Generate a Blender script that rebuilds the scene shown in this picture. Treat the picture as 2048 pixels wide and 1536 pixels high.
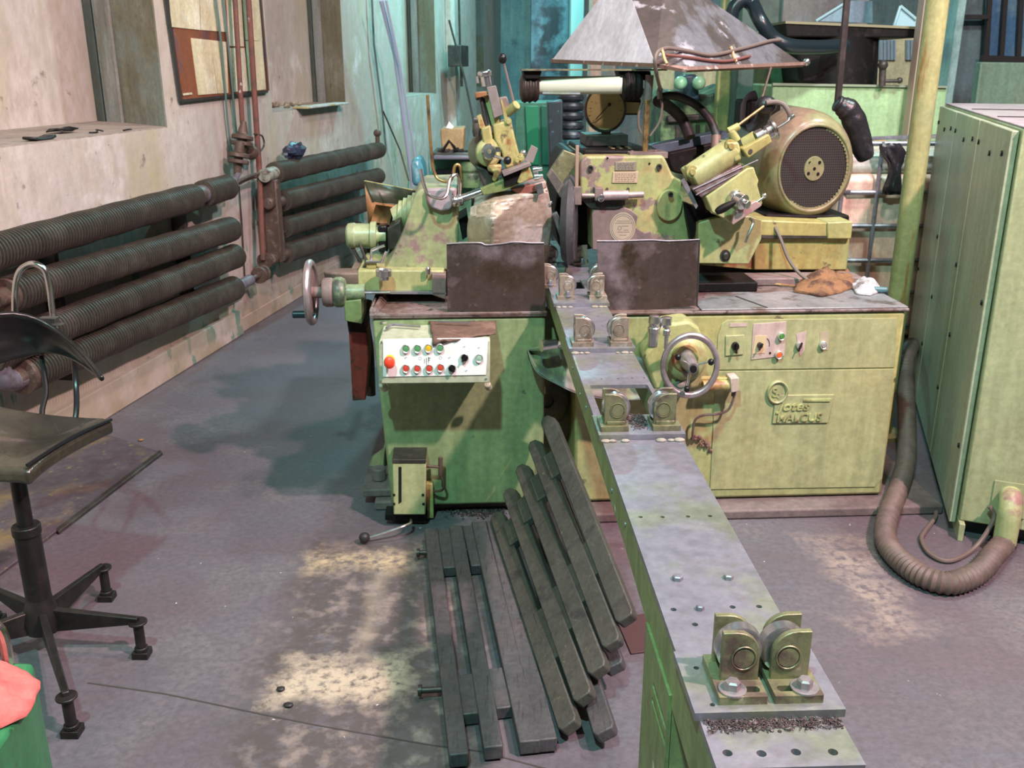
import bpy, bmesh, math, random
from mathutils import Vector, Matrix, noise
random.seed(7)
D = bpy.data
for o in list(D.objects): D.objects.remove(o)
scene = bpy.context.scene
COL = scene.collection

# ------------------------------------------------------------------ camera
FPX, PITCH, CAMH = 1900.0, math.radians(18.5), 1.7
cam_d = D.cameras.new('camera'); cam_d.sensor_width = 36.0; cam_d.lens = FPX/2048*36
cam_d.clip_start = 0.05; cam_d.clip_end = 100
cam_d.dof.use_dof = True; cam_d.dof.focus_distance = 1.6; cam_d.dof.aperture_fstop = 14
cam = D.objects.new('camera', cam_d); COL.objects.link(cam)
cam.location = (0, 0, CAMH); cam.rotation_euler = (math.radians(90)-PITCH, 0, 0)
scene.camera = cam

# ------------------------------------------------------------------ world, lamps of the hall and one added fill
w = D.worlds.new('hall_ambient'); scene.world = w; w.use_nodes = True
w.node_tree.nodes['Background'].inputs[0].default_value = (0.62, 0.74, 0.80, 1)
w.node_tree.nodes['Background'].inputs[1].default_value = 0.10
def lamp(name, loc, target, col, power, size):
    l = D.lights.new(name, 'AREA'); l.shape = 'DISK'; l.size = size; l.energy = power; l.color = col
    o = D.objects.new(name, l); COL.objects.link(o); o.location = loc
    o.rotation_euler = (Vector(target)-Vector(loc)).to_track_quat('-Z', 'Y').to_euler()
    return o
lamp('hall_lamp_cool', (-0.7, -0.5, 4.9), (0.2, 3.4, 0.4), (0.46, 1.0, 0.90), 290, 0.20)
lamp('hall_lamp_warm', (2.7, 0.3, 4.9), (0.2, 3.4, 0.4), (1.0, 0.62, 0.66), 640, 0.20)
lamp('hall_lamp_wall', (0.9, 2.6, 5.2), (-2.0, 6.0, 1.2), (1.0, 0.70, 0.68), 190, 0.3)
lamp('hall_lamp_far_teal', (0.2, 10.5, 4.6), (-0.6, 11.0, 0.8), (0.34, 0.95, 1.0), 300, 0.4)
lamp('added_fill_back_right', (2.9, 3.6, 5.2), (2.4, 7.6, 0.6), (0.75, 0.95, 0.90), 290, 0.4)  # unseen fill lamp, added here to brighten the liquid container's front
scene.view_settings.view_transform = 'Standard'
scene.view_settings.look = 'None'
scene.view_settings.gamma = 1.0
scene.view_settings.use_curve_mapping = False
scene.view_settings.exposure = -0.32

# ------------------------------------------------------------------ geometry helpers
_c, _s = math.cos(PITCH), math.sin(PITCH)
def ray(px, py):
    x = (px-1024)/FPX; y = (768-py)/FPX
    return (x, y*_s+_c, y*_c-_s)
class Frame:
    """A local frame standing on the floor; P() reads off where a sight line meets one of its planes."""
    def __init__(s, ox, oy, deg):
        s.o = (ox, oy); s.deg = deg; a = math.radians(deg); s.ca, s.sa = math.cos(a), math.sin(a)
    def P(s, px, py, ax, val):
        d = ray(px, py); x, y = -s.o[0], -s.o[1]
        c = (x*s.ca+y*s.sa, -x*s.sa+y*s.ca, CAMH)
        dl = (d[0]*s.ca+d[1]*s.sa, -d[0]*s.sa+d[1]*s.ca, d[2])
        t = (val-c[ax])/dl[ax]
        return tuple(c[i]+dl[i]*t for i in range(3))
    def y(s, px, py, v): return s.P(px, py, 1, v)
    def x(s, px, py, v): return s.P(px, py, 0, v)
    def z(s, px, py, v): return s.P(px, py, 2, v)
GF = Frame(0, 0, 0)
MF = Frame(0, 3.44, 3.2)
WF = Frame(-2.089, 4.542, -9.3)
RF = Frame(0.333, 1.03, 2.3)

class MB:
    def __init__(s): s.v = []; s.f = []
    def add(s, vs, fs):
        n = len(s.v); s.v += [tuple(p) for p in vs]; s.f += [tuple(i+n for i in f) for f in fs]; return s
    def box(s, a, b):
        x0, x1 = sorted((a[0], b[0])); y0, y1 = sorted((a[1], b[1])); z0, z1 = sorted((a[2], b[2]))
        return s.add([(x0,y0,z0),(x1,y0,z0),(x1,y1,z0),(x0,y1,z0),(x0,y0,z1),(x1,y0,z1),(x1,y1,z1),(x0,y1,z1)],
                     [(0,3,2,1),(4,5,6,7),(0,1,5,4),(1,2,6,5),(2,3,7,6),(3,0,4,7)])
    def hexa(s, lo, hi):
        n = len(lo)
        return s.add(list(lo)+list(hi), [tuple(reversed(range(n))), tuple(range(n, 2*n))] +
                     [(i, (i+1) % n, (i+1) % n+n, i+n) for i in range(n)])
    def pris(s, pts, d):
        d = Vector(d); a = [Vector(p) for p in pts]
        return s.hexa(a, [p+d for p in a])
    def lathe(s, p0, axis, prof, seg=24, sx=1.0, caps=True):
        """prof: list of (radius, height along axis); sx squeezes the local x of the ring"""
        p0 = Vector(p0); ax = Vector(axis).normalized()
        u = ax.orthogonal().normalized() if abs(ax.z) > .9 else ax.cross(Vector((0,0,1))).normalized()
        v = ax.cross(u)
        vs = []
        for r, h in prof:
            for i in range(seg):
                a = 2*math.pi*i/seg
                q = u*math.cos(a)*r + v*math.sin(a)*r
                q.x *= sx
                vs.append(p0+ax*h+q)
        fs = []
        for k in range(len(prof)-1):
            for i in range(seg):
                j = (i+1) % seg
                fs.append((k*seg+i, k*seg+j, (k+1)*seg+j, (k+1)*seg+i))
        if caps:
            fs.append(tuple(reversed(range(seg)))); fs.append(tuple(range((len(prof)-1)*seg, len(prof)*seg)))
        return s.add(vs, fs)
    def cyl(s, a, b, r, r2=None, seg=20, sx=1.0):
        a, b = Vector(a), Vector(b); L = (b-a).length
        return s.lathe(a, b-a, [(r, 0), (r if r2 is None else r2, L)], seg, sx)
    def ball(s, c, r, seg=16, sx=1.0, sz=1.0):
        prof = [(max(r*math.sin(math.pi*i/10), 1e-4), -r*sz*math.cos(math.pi*i/10)) for i in range(11)]
        return s.lathe(c, (0,0,1), prof, seg, sx)
    def torus(s, c, axis, R, r, seg=40, rs=10, sx=1.0):
        prof = [(R+r*math.cos(2*math.pi*i/rs), r*math.sin(2*math.pi*i/rs)) for i in range(rs+1)]
        return s.lathe(c, axis, prof, seg, sx, caps=False)
    def tube(s, pts, r, seg=10, smooth=True, sub=6, closed_ends=True, rf=None):
        P = [Vector(p) for p in pts]
        if smooth and len(P) > 2:
            Q = []
            for i in range(len(P)-1):
                p0 = P[max(i-1, 0)]; p1 = P[i]; p2 = P[i+1]; p3 = P[min(i+2, len(P)-1)]
                for k in range(sub):
                    t = k/sub
                    Q.append(.5*((2*p1)+(p2-p0)*t+(2*p0-5*p1+4*p2-p3)*t*t+(3*p1-p0-3*p2+p3)*t**3))
            Q.append(P[-1]); P = Q
        up = None; vs = []; n = len(P)
        for i, p in enumerate(P):
            t = (P[min(i+1, n-1)]-P[max(i-1, 0)]).normalized()
            if up is None: up = t.orthogonal().normalized()
            up = (up-t*up.dot(t)).normalized(); b = t.cross(up)
            rr = r if rf is None else rf(i/(n-1), i)
            for k in range(seg):
                a = 2*math.pi*k/seg; vs.append(p+(up*math.cos(a)+b*math.sin(a))*rr)
        fs = [(i*seg+k, i*seg+(k+1) % seg, (i+1)*seg+(k+1) % seg, (i+1)*seg+k) for i in range(n-1) for k in range(seg)]
        if closed_ends: fs += [tuple(reversed(range(seg))), tuple(range((n-1)*seg, n*seg))]
        return s.add(vs, fs)
    def loft(s, rows):
        n = len(rows[0]); vs = [p for r in rows for p in r]
        return s.add(vs, [(i*n+k, i*n+k+1, (i+1)*n+k+1, (i+1)*n+k) for i in range(len(rows)-1) for k in range(n-1)])

def finish(ob, name, m, parent=None, bevel=0, seg=2, solid=0, angle=35, smooth=True, subsurf=0):
    me = ob
    bm = bmesh.new(); bm.from_mesh(me); bmesh.ops.recalc_face_normals(bm, faces=bm.faces[:]); bm.to_mesh(me); bm.free()
    if m: me.materials.append(m)
    if smooth:
        for p in me.polygons: p.use_smooth = True
        me.set_sharp_from_angle(angle=math.radians(angle))
    o = D.objects.new(name, me); COL.objects.link(o)
    if parent is not None:
        while parent.parent is not None and parent.parent.parent is not None: parent = parent.parent
        o.parent = parent
    if subsurf:
        md = o.modifiers.new('subdivision', 'SUBSURF'); md.levels = subsurf; md.render_levels = subsurf
    if solid:
        md = o.modifiers.new('thickness', 'SOLIDIFY'); md.thickness = solid; md.offset = 0
    if bevel:
        md = o.modifiers.new('bevel', 'BEVEL'); md.width = bevel; md.segments = seg; md.limit_method = 'ANGLE'; md.angle_limit = math.radians(35)
    return o
def mk(name, mb, m, parent=None, **k):
    me = D.meshes.new(name); me.from_pydata(mb.v, [], mb.f); me.update()
    return finish(me, name, m, parent, **k)
def tag(o, label, cat, group=None, kind=None):
    o['label'] = label; o['category'] = cat
    if group: o['group'] = group
    if kind: o['kind'] = kind
    return o
def thing(name, label, cat, frame=None, loc=None, rz=0, group=None):
    o = D.objects.new(name, None); COL.objects.link(o); o.empty_display_size = .1
    if frame: o.location = (frame.o[0], frame.o[1], 0); o.rotation_euler = (0, 0, math.radians(frame.deg))
    else: o.location = loc or (0, 0, 0); o.rotation_euler = (0, 0, rz)
    return tag(o, label, cat, group)
def struct(name, mb, m, **k):
    o = mk(name, mb, m, **k); o['kind'] = 'structure'; return o
def ppoly(F, pts, y0, y1):
    """prism whose near face at depth y0 has the seen outline, reaching back to y1"""
    return MB().pris([F.y(a, b, y0) for a, b in pts], (0, y1-y0, 0))
def plate_with_holes(name, outline, holes, th, m, parent, z, bevel=0):
    cu = D.curves.new(name, 'CURVE'); cu.dimensions = '2D'; cu.fill_mode = 'BOTH'; cu.extrude = th/2
    for loop in [outline]+holes:
        sp = cu.splines.new('POLY'); sp.points.add(len(loop)-1)
        for i, (x, y) in enumerate(loop): sp.points[i].co = (x, y, 0, 1)
        sp.use_cyclic_u = True
    t = D.objects.new('t', cu); COL.objects.link(t)
    me = D.meshes.new_from_object(t.evaluated_get(bpy.context.evaluated_depsgraph_get()))
    D.objects.remove(t); me.transform(Matrix.Translation((0, 0, z-th/2)))
    me.materials.clear()
    return finish(me, name, m, parent, bevel=bevel, angle=30)
def text_mesh(name, body, size, th, m, parent, loc, rot, sx=1.0, shear=0.0, align='LEFT', spacing=1.0):
    cu = D.curves.new(name, 'FONT'); cu.body = body; cu.size = size; cu.extrude = th; cu.shear = shear
    cu.align_x = align; cu.space_character = spacing; cu.offset = .012*size if name == 'raised_letters' else 0.0
    t = D.objects.new('t', cu); COL.objects.link(t)
    me = D.meshes.new_from_object(t.evaluated_get(bpy.context.evaluated_depsgraph_get()))
    D.objects.remove(t)
    me.transform(Matrix.Translation(loc) @ rot.to_4x4() @ Matrix.Diagonal((sx, 1, 1, 1)))
    me.materials.clear()
    return finish(me, name, m, parent, smooth=False)
RX90 = Matrix.Rotation(math.radians(90), 3, 'X')
def circle(x, y, r, n=14, sx=1.0): return [(x+r*sx*math.cos(2*math.pi*i/n), y+r*math.sin(2*math.pi*i/n)) for i in range(n)]
def rrect(x0, y0, x1, y1, r, n=5):
    out = []
    for cx, cy, a0 in ((x1-r, y1-r, 0), (x0+r, y1-r, 90), (x0+r, y0+r, 180), (x1-r, y0+r, 270)):
        for i in range(n+1):
            a = math.radians(a0+90*i/n); out.append((cx+r*math.cos(a), cy+r*math.sin(a)))
    return out
def rag(name, pts, y_or_z, m, h, seed, parent=None, base=None, n=26, fold=7.0, drop=None):
    """a crumpled cloth heaped over an outline in plan (local x, y)"""
    cx = sum(p[0] for p in pts)/len(pts); cy = sum(p[1] for p in pts)/len(pts)
    rings = 14; vs = []; N = 48
    L = [0.0]
    for i in range(len(pts)): L.append(L[-1]+(Vector(pts[(i+1) % len(pts)])-Vector(pts[i])).length)
    def at(t):
        d = t*L[-1]
        for i in range(len(pts)):
            if d <= L[i+1]+1e-9:
                k = (d-L[i])/max(L[i+1]-L[i], 1e-9); a = Vector(pts[i]); b = Vector(pts[(i+1) % len(pts)]); return a+(b-a)*k
    for r in range(rings+1):
        k = max(r/rings, .02)
        for i in range(N):
            p = at(i/N); x = cx+(p[0]-cx)*k; y = cy+(p[1]-cy)*k
            nz = noise.noise(Vector((x*fold*3, y*fold*3, seed)))+.6*abs(noise.noise(Vector((x*fold*8, y*fold*5, seed+4))))
            hh = h*(1-k**2.2)*(.75+.7*nz)+.012*abs(noise.noise(Vector((x*60, y*45, seed+9))))+.004
            wob = 1+.06*noise.noise(Vector((math.cos(i/N*6.283)*3, math.sin(i/N*6.283)*3, seed+k*2)))
            vs.append((cx+(x-cx)*wob, cy+(y-cy)*wob, y_or_z+max(hh, .003)))
    fs = [(r*N+i, r*N+(i+1) % N, (r+1)*N+(i+1) % N, (r+1)*N+i) for r in range(rings) for i in range(N)]
    fs.append(tuple(range(N)))
    # skirt to the resting surface, so the heap is closed
    b = len(vs); vs += [(vs[rings*N+i][0], vs[rings*N+i][1], y_or_z+.0005) for i in range(N)]
    fs += [(rings*N+i, rings*N+(i+1) % N, b+(i+1) % N, b+i) for i in range(N)]
    fs.append(tuple(reversed(range(b, b+N))))
    mb = MB(); mb.add(vs, fs)
    return mk(name, mb, m, parent, angle=60)

# ------------------------------------------------------------------ materials
def nodes(name):
    m = D.materials.new(name); m.use_nodes = True; nt = m.node_tree
    return m, nt, nt.nodes['Principled BSDF']
def NN(nt, t, **k):
    n = nt.nodes.new(t)
    for a, b in k.items(): setattr(n, a, b)
    return n
def noise_mask(nt, scale, lo, hi, detail=6, rough=.6, stretch=(1,1,1), off=(0,0,0)):
    tc = NN(nt, 'ShaderNodeTexCoord'); mp = NN(nt, 'ShaderNodeMapping')
    mp.inputs['Scale'].default_value = stretch; mp.inputs['Location'].default_value = off
    nz = NN(nt, 'ShaderNodeTexNoise'); nz.inputs['Scale'].default_value = scale
    nz.inputs['Detail'].default_value = detail; nz.inputs['Roughness'].default_value = rough
    mr = NN(nt, 'ShaderNodeMapRange'); mr.inputs[1].default_value = lo; mr.inputs[2].default_value = hi
    nt.links.new(tc.outputs['Object'], mp.inputs[0]); nt.links.new(mp.outputs[0], nz.inputs[0])
    nt.links.new(nz.outputs['Fac'], mr.inputs[0])
    return mr.outputs[0]
def mixc(nt, fac, a, b):
    mx = NN(nt, 'ShaderNodeMix'); mx.data_type = 'RGBA'
    if hasattr(fac, 'links'): nt.links.new(fac, mx.inputs[0])
    else: mx.inputs[0].default_value = fac
    for i, c in ((6, a), (7, b)):
        if hasattr(c, 'links'): nt.links.new(c, mx.inputs[i])
        else: mx.inputs[i].default_value = (*c, 1)
    return mx.outputs[2]
def mat(name, base, layers=(), rough=.5, metal=0.0, bump=0.0, bscale=40, spec=.5, coat=0):
    """layers: (colour, scale, lo, hi, stretch, strength) noise-shaped patches of another colour"""
    m, nt, b = nodes(name)
    col = base
    for i, L in enumerate(layers):
        c, sc, lo, hi = L[:4]; st = L[4] if len(L) > 4 else (1,1,1); k = L[5] if len(L) > 5 else 1.0
        msk = noise_mask(nt, sc, lo, hi, stretch=st, off=(i*3.7+len(name)*.31, i*1.3, i*2.1))
        if k < 1:
            mu = NN(nt, 'ShaderNodeMath', operation='MULTIPLY'); nt.links.new(msk, mu.inputs[0]); mu.inputs[1].default_value = k; msk = mu.outputs[0]
        col = mixc(nt, msk, col, c)
    if layers:   # handling grime: fine mottling and faint vertical runs over the whole paint
        for sc, st, lo, hi, dark in ((42, (1,1,1), .35, .62, .84), (5, (1,1,1), .38, .64, .90), (18, (1,1,.09), .44, .60, .90)):
            g = noise_mask(nt, sc, lo, hi, detail=8, rough=.65, stretch=st, off=(sc*.7, len(name)*.9, 2))
            mr = NN(nt, 'ShaderNodeMapRange'); nt.links.new(g, mr.inputs[0]); mr.inputs[3].default_value = 1.06; mr.inputs[4].default_value = dark
            cmb = NN(nt, 'ShaderNodeCombineColor')
            for q in range(3): nt.links.new(mr.outputs[0], cmb.inputs[q])
            mx = NN(nt, 'ShaderNodeMix'); mx.data_type = 'RGBA'; mx.blend_type = 'MULTIPLY'; mx.inputs[0].default_value = 1.0
            if hasattr(col, 'links'): nt.links.new(col, mx.inputs[6])
            else: mx.inputs[6].default_value = (*col, 1)
            nt.links.new(cmb.outputs[0], mx.inputs[7]); col = mx.outputs[2]
    if hasattr(col, 'links'): nt.links.new(col, b.inputs['Base Color'])
    else: b.inputs['Base Color'].default_value = (*col, 1)
    b.inputs['Roughness'].default_value = rough; b.inputs['Metallic'].default_value = metal
    b.inputs['Specular IOR Level'].default_value = spec
    b.inputs['Coat Weight'].default_value = coat
    if bump:
        nz = NN(nt, 'ShaderNodeTexNoise'); nz.inputs['Scale'].default_value = bscale; nz.inputs['Detail'].default_value = 6
        tc = NN(nt, 'ShaderNodeTexCoord'); nt.links.new(tc.outputs['Object'], nz.inputs[0])
        bp = NN(nt, 'ShaderNodeBump'); bp.inputs['Strength'].default_value = bump; bp.inputs['Distance'].default_value = .01
        nt.links.new(nz.outputs['Fac'], bp.inputs['Height']); nt.links.new(bp.outputs[0], b.inputs['Normal'])
    return m
GR = (.36, .39, .18); GRD = (.20, .17, .07); GRY = (.42, .38, .10); BRN = (.10, .065, .05)
M_green = mat('machine_green_paint', GR, [((.46, .42, .15), 2.2, .45, .7), (GRD, 5, .60, .80, (1,1,.35), .8), ((.12,.10,.06), 14, .66, .72)], .42, bump=.06, bscale=60)
M_greenclean = mat('green_panel_paint', (.385, .42, .215), [((.42, .40, .19), 1.5, .45, .75), ((.2, .17, .08), 6, .66, .85, (1,1,.4), .7)], .42, bump=.03)
M_box = mat('left_pedestal_paint', (.25, .33, .16), [((.19, .25, .12), 9, .42, .72, (2.2,2.2,.12), .8), ((.20, .14, .05), 3.5, .58, .8, (1,1,.5), .7), ((.10,.09,.07), 16, .68, .73)], .4, bump=.05, bscale=50)
M_worn = mat('worn_machine_paint', (.30, .345, .175), [((.30, .27, .20), 5, .48, .56), ((.26, .17, .17), 4, .55, .60), ((.14, .09, .05), 16, .62, .68)], .45, bump=.1, bscale=30)
M_casting = mat('flaking_casting_paint', (.33, .36, .15), [((.40, .33, .15), 6, .50, .58), ((.24, .18, .16), 9, .56, .585), ((.25, .10, .03), 12, .64, .70)], .5, bump=.12, bscale=30)
M_bare = mat('bare_pinkish_casting', (.22, .16, .15), [((.30, .12, .10), 6, .6, .68), ((.15, .12, .12), 9, .5, .7)], .6, bump=.1)
M_rustyyellow = mat('rusty_yellow_paint', (.38, .34, .13), [((.28, .12, .05), 16, .50, .60), ((.36, .42, .14), 7, .55, .65), ((.10, .07, .05), 25, .62, .70)], .45, bump=.12)
M_yellow = mat('yellow_stained_paint', (.36, .32, .115), [((.32, .34, .15), 3, .45, .65), ((.30, .15, .04), 9, .58, .75, (1,1,.4)), ((.10,.08,.05), 20, .66, .72)], .45, bump=.06)
M_motor = mat('motor_olive_paint', (.235, .235, .12), [((.25, .17, .12), 3.2, .48, .62), ((.15, .11, .09), 8, .6, .8)], .32, bump=.04)
M_dirt = mat('dirty_table_top', (.20, .15, .145), [((.12, .07, .055), 8, .45, .6), ((.26, .27, .27), 5, .58, .66), ((.05, .035, .03), 26, .58, .66)], .6, bump=.3, bscale=70)
M_tray = mat('stained_steel_table', (.27, .29, .30), [((.36, .34, .36), 4, .45, .6), ((.14, .12, .11), 10, .56, .66)], .42, .35, bump=.08)
M_guard = mat('blackened_steel_guard', (.075, .055, .048), [((.25, .20, .22), 4.0, .48, .62), ((.05, .035, .02), 7, .52, .7), ((.16, .13, .11), 30, .62, .72)], .42, .35, bump=.08)
M_steel = mat('ground_steel', (.28, .275, .32), [((.26, .29, .20), 6, .50, .62, (1,1,1), .8), ((.25, .21, .20), 18, .60, .70, (1,1,1), .7)], .42, .55, bump=.05, bscale=90)
M_bracket = mat('greenish_steel_bracket', (.25, .25, .135), [((.15, .11, .085), 18, .48, .60), ((.40, .40, .28), 30, .60, .68)], .42, .45, bump=.12, bscale=120)
M_bracketfar = mat('tan_steel_bracket', (.34, .28, .22), [((.22, .17, .13), 22, .52, .62), ((.5, .48, .44), 30, .58, .66)], .42, .45, bump=.12, bscale=120)
M_chrome = mat('bright_steel', (.72, .72, .72), [((.45, .42, .38), 20, .58, .7)], .22, .95)
M_wheelrim = mat('satin_aluminium', (.50, .45, .47), [((.36, .30, .29), 10, .5, .7)], .34, .75)
M_roller = mat('polished_roller', (.48, .46, .47), [((.30, .22, .20), 25, .55, .7)], .28, .85)
M_beam = mat('green_beam_paint', (.21, .27, .11), [((.13, .18, .07), 30, .42, .7, (1,1,.25)), ((.5, .5, .36), 9, .68, .70)], .42, bump=.15, bscale=60)
M_black = mat('black_plastic', (.010, .010, .012), (), .3, spec=.35)
M_blackrub = mat('black_rubber', (.02, .02, .022), [((.05, .045, .045), 12, .5, .7)], .5, bump=.1)
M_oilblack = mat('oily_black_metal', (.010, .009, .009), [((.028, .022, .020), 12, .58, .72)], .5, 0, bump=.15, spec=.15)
M_dark = mat('dark_grimy_metal', (.055, .05, .045), [((.12, .10, .09), 10, .5, .7)], .45, .4, bump=.15)
M_white = mat('white_button_plate', (.88, .89, .87), (), .35)
M_panelbox = mat('control_box_paint', (.42, .46, .33), [((.30, .27, .22), 6, .55, .75)], .45, bump=.04)
M_pinkplate = mat('faded_pink_plate', (.52, .42, .38), [((.42, .44, .22), 10, .52, .68)], .5)
M_red = mat('red_cap', (.80, .06, .025), (), .3)
M_redcap = mat('red_push_cap', (.62, .07, .045), (), .35)
M_greencap = mat('green_push_cap', (.10, .33, .14), (), .35)
M_palegreen = mat('pale_green_lens', (.33, .52, .40), (), .3)
M_yellowcap = mat('yellow_push_cap', (.78, .52, .03), (), .35)
M_orange = mat('orange_lens', (.90, .14, .03), (), .3)
M_greylens = mat('grey_lens', (.30, .30, .27), (), .3)
M_alu = mat('button_ring', (.62, .66, .62), (), .3, .6)
M_redpaint = mat('red_guard_paint', (.22, .03, .02), [((.06, .02, .015), 18, .5, .62)], .5, bump=.2)
M_rustorange = mat('rust_orange_sheet', (.28, .13, .05), [((.16, .09, .05), 8, .5, .65)], .6)
M_olivesheet = mat('dark_olive_sheet', (.045, .05, .03), [((.09,.09,.05), 8, .5, .7)], .4, .2)
M_cream = mat('crumpled_paper_sheet', (.60, .50, .38), [((.78, .72, .64), 5, .50, .60), ((.38, .27, .17), 9, .58, .72)], .36, .25, bump=.05)
M_ragbrown = mat('brown_oily_rag', (.13, .075, .055), [((.20, .12, .09), 14, .5, .65)], .75, bump=.3, bscale=90)
M_ragorange = mat('rust_coloured_rag', (.24, .12, .055), [((.07, .03, .02), 14, .48, .62)], .8, bump=.3, bscale=90)
M_raggrey = mat('grey_white_rag', (.42, .43, .46), [((.16, .13, .12), 10, .52, .64)], .8, bump=.3, bscale=90)
M_ragblack = mat('black_plastic_bag', (.018, .016, .02), [((.06, .055, .075), 12, .55, .7)], .35, bump=.5, bscale=25)
M_ragred = mat('pink_red_cloth', (.66, .17, .15), [((.50, .10, .09), 14, .5, .7)], .8, bump=.2, bscale=90)
M_slat = mat('dark_slat_wood', (.060, .062, .066), [((.085, .075, .075), 4, .5, .7), ((.03, .03, .032), 30, .55, .7, (6,.4,1))], .55, bump=.25, bscale=60)
M_slat2 = mat('dusty_slat_wood', (.060, .062, .052), [((.15, .14, .07), 60, .64, .72), ((.03, .03, .032), 12, .55, .7)], .5, bump=.25, bscale=60)
M_fin = mat('grimy_radiator_fins', (.070, .058, .046), [((.10, .09, .07), 5, .5, .65), ((.13, .09, .08), 3, .60, .72)], .5, .25)
M_pipegrey = mat('grey_lilac_pipe', (.17, .155, .19), [((.09, .07, .06), 9, .48, .64)], .5, bump=.1)
M_pipered = mat('red_brown_pipe', (.17, .06, .045), [((.07, .045, .04), 9, .5, .7), ((.45,.40,.38), 18, .68, .72)], .5)
M_pipeteal = mat('thin_teal_pipe', (.09, .15, .14), (), .5)
M_valve = mat('rusty_valve_metal', (.11, .07, .055), [((.20, .15, .13), 18, .55, .68)], .6, .2, bump=.3)
M_hoodshadestain = mat('stained_galvanised_hood', (.17, .17, .19), [((.09, .075, .07), 3.2, .47, .53, (1,1,.5)), ((.40, .39, .44), 5, .62, .66)], .45, .4, bump=.04)  # real stains, over a darkened base that paints this face as shaded
M_hood = mat('galvanised_hood', (.74, .70, .80), [((.62, .58, .66), 3.0, .5, .7), ((.80, .80, .84), 18, .66, .72)], .42, .15, bump=.04)  # same zinc with a lightened base, painting the left face as lit
M_rim = mat('hood_rim_angle', (.24, .15, .12), [((.5, .46, .45), 16, .6, .66)], .5, .4)
M_glasstube = mat('cream_glass_tube', (.66, .68, .55), (), .12, 0, coat=.6)
M_dial = mat('yellowed_dial_face', (.42, .36, .16), (), .3)
M_hose = mat('dusty_corrugated_hose', (.13, .095, .08), [((.09, .07, .06), 9, .5, .7)], .6, bump=.1)
M_cable = mat('grey_brown_cable', (.14, .11, .095), (), .55)
M_tie = mat('tan_cable_tie', (.50, .32, .16), (), .6)
M_brass = mat('old_brass_pipe', (.42, .28, .12), [((.15, .10, .06), 14, .5, .65)], .35, .7)
M_cab = mat('cabinet_green_paint', (.37, .425, .235), [((.31, .33, .18), 2, .5, .8), ((.25, .22, .12), 10, .70, .80, (1,1,.5), .6)], .4, bump=.02)
M_cabside = mat('cabinet_door_paint', (.38, .43, .30), [((.30, .33, .22), 3, .5, .8, (1,1,.3))], .4, bump=.02)
M_cabtop = mat('dusty_cabinet_top', (.36, .31, .33), [((.30,.34,.28), 4, .55, .7)], .6)
M_pole = mat('yellow_green_pole_paint', (.37, .37, .17), [((.30, .17, .06), 4, .58, .68, (5,5,.6)), ((.30,.34,.18), 2, .5, .7)], .4)
M_ibc = mat('ibc_tank_plastic', (.72, .52, .42), [((.76, .48, .34), 3, .5, .65), ((.80, .70, .64), 2, .6, .7)], .4)
M_ibcwhite = mat('ibc_top_plastic', (.62, .64, .58), [((.4, .42, .3), 6, .55, .7)], .4)
M_galv = mat('galvanised_cage_tube', (.28, .28, .33), [((.40, .40, .45), 18, .5, .65)], .4, .6)
M_seat = mat('worn_black_vinyl', (.030, .028, .022), [((.085, .075, .045), 3, .46, .66)], .26, 0, bump=.12, bscale=140, coat=.3)
M_stoolmetal = mat('dark_stool_frame', (.025, .022, .020), [((.05, .042, .04), 12, .5, .7)], .4, .5)
M_mirror = mat('chromed_tube', (.55, .53, .50), (), .2, 1.0)
M_board = mat('red_brown_board', (.22, .07, .03), [((.10, .07, .09), 5, .52, .66)], .6)
M_paper = mat('yellowed_paper', (.66, .58, .38), [((.42, .34, .20), 4, .54, .74), ((.74, .69, .52), 3, .5, .6)], .7)
M_frame = mat('black_board_frame', (.035, .03, .028), (), .5)
M_teal = mat('far_green_paint', (.05, .20, .13), [((.03,.09,.08), 4, .5, .7)], .5)
M_brightgreen = mat('bright_green_paint', (.035, .20, .08), [((.02,.08,.04), 20, .62, .68)], .35)
M_midgreen = mat('mid_green_machine', (.13, .22, .10), [((.03, .045, .03), 5, .46, .56), ((.24,.32,.14), 9, .6, .66)], .45)
M_palemach = mat('pale_green_tank', (.33, .50, .27), [((.26, .36, .16), 4, .58, .75, (1,1,.3)), ((.09,.09,.05), 12, .70, .76, (1,1,.3))], .45)
M_darkgreen = mat('dark_green_column', (.045, .09, .07), [((.02, .04, .035), 4, .5, .7)], .5)
M_bluegrey = mat('blue_grey_sheet', (.22, .34, .42), [((.14,.22,.30), 2.5, .5, .7)], .4)
M_lightblue = mat('light_blue_sheet', (.34, .52, .58), (), .3)
M_creamwall = mat('cream_cupboard', (.48, .44, .27), [((.36,.34,.22), 3, .5, .7)], .6)
M_card = mat('brown_cardboard', (.42, .30, .15), [((.30,.20,.10), 6, .5, .7)], .7)
M_chip = mat('chip_debris', (.10, .07, .07), [((.32, .28, .28), 90, .55, .62)], .5, .4, bump=.8, bscale=150)
M_plug = mat('weld_putty', (.30, .28, .23), [((.25,.2,.16), 30, .5, .6)], .6, bump=.4)

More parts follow.
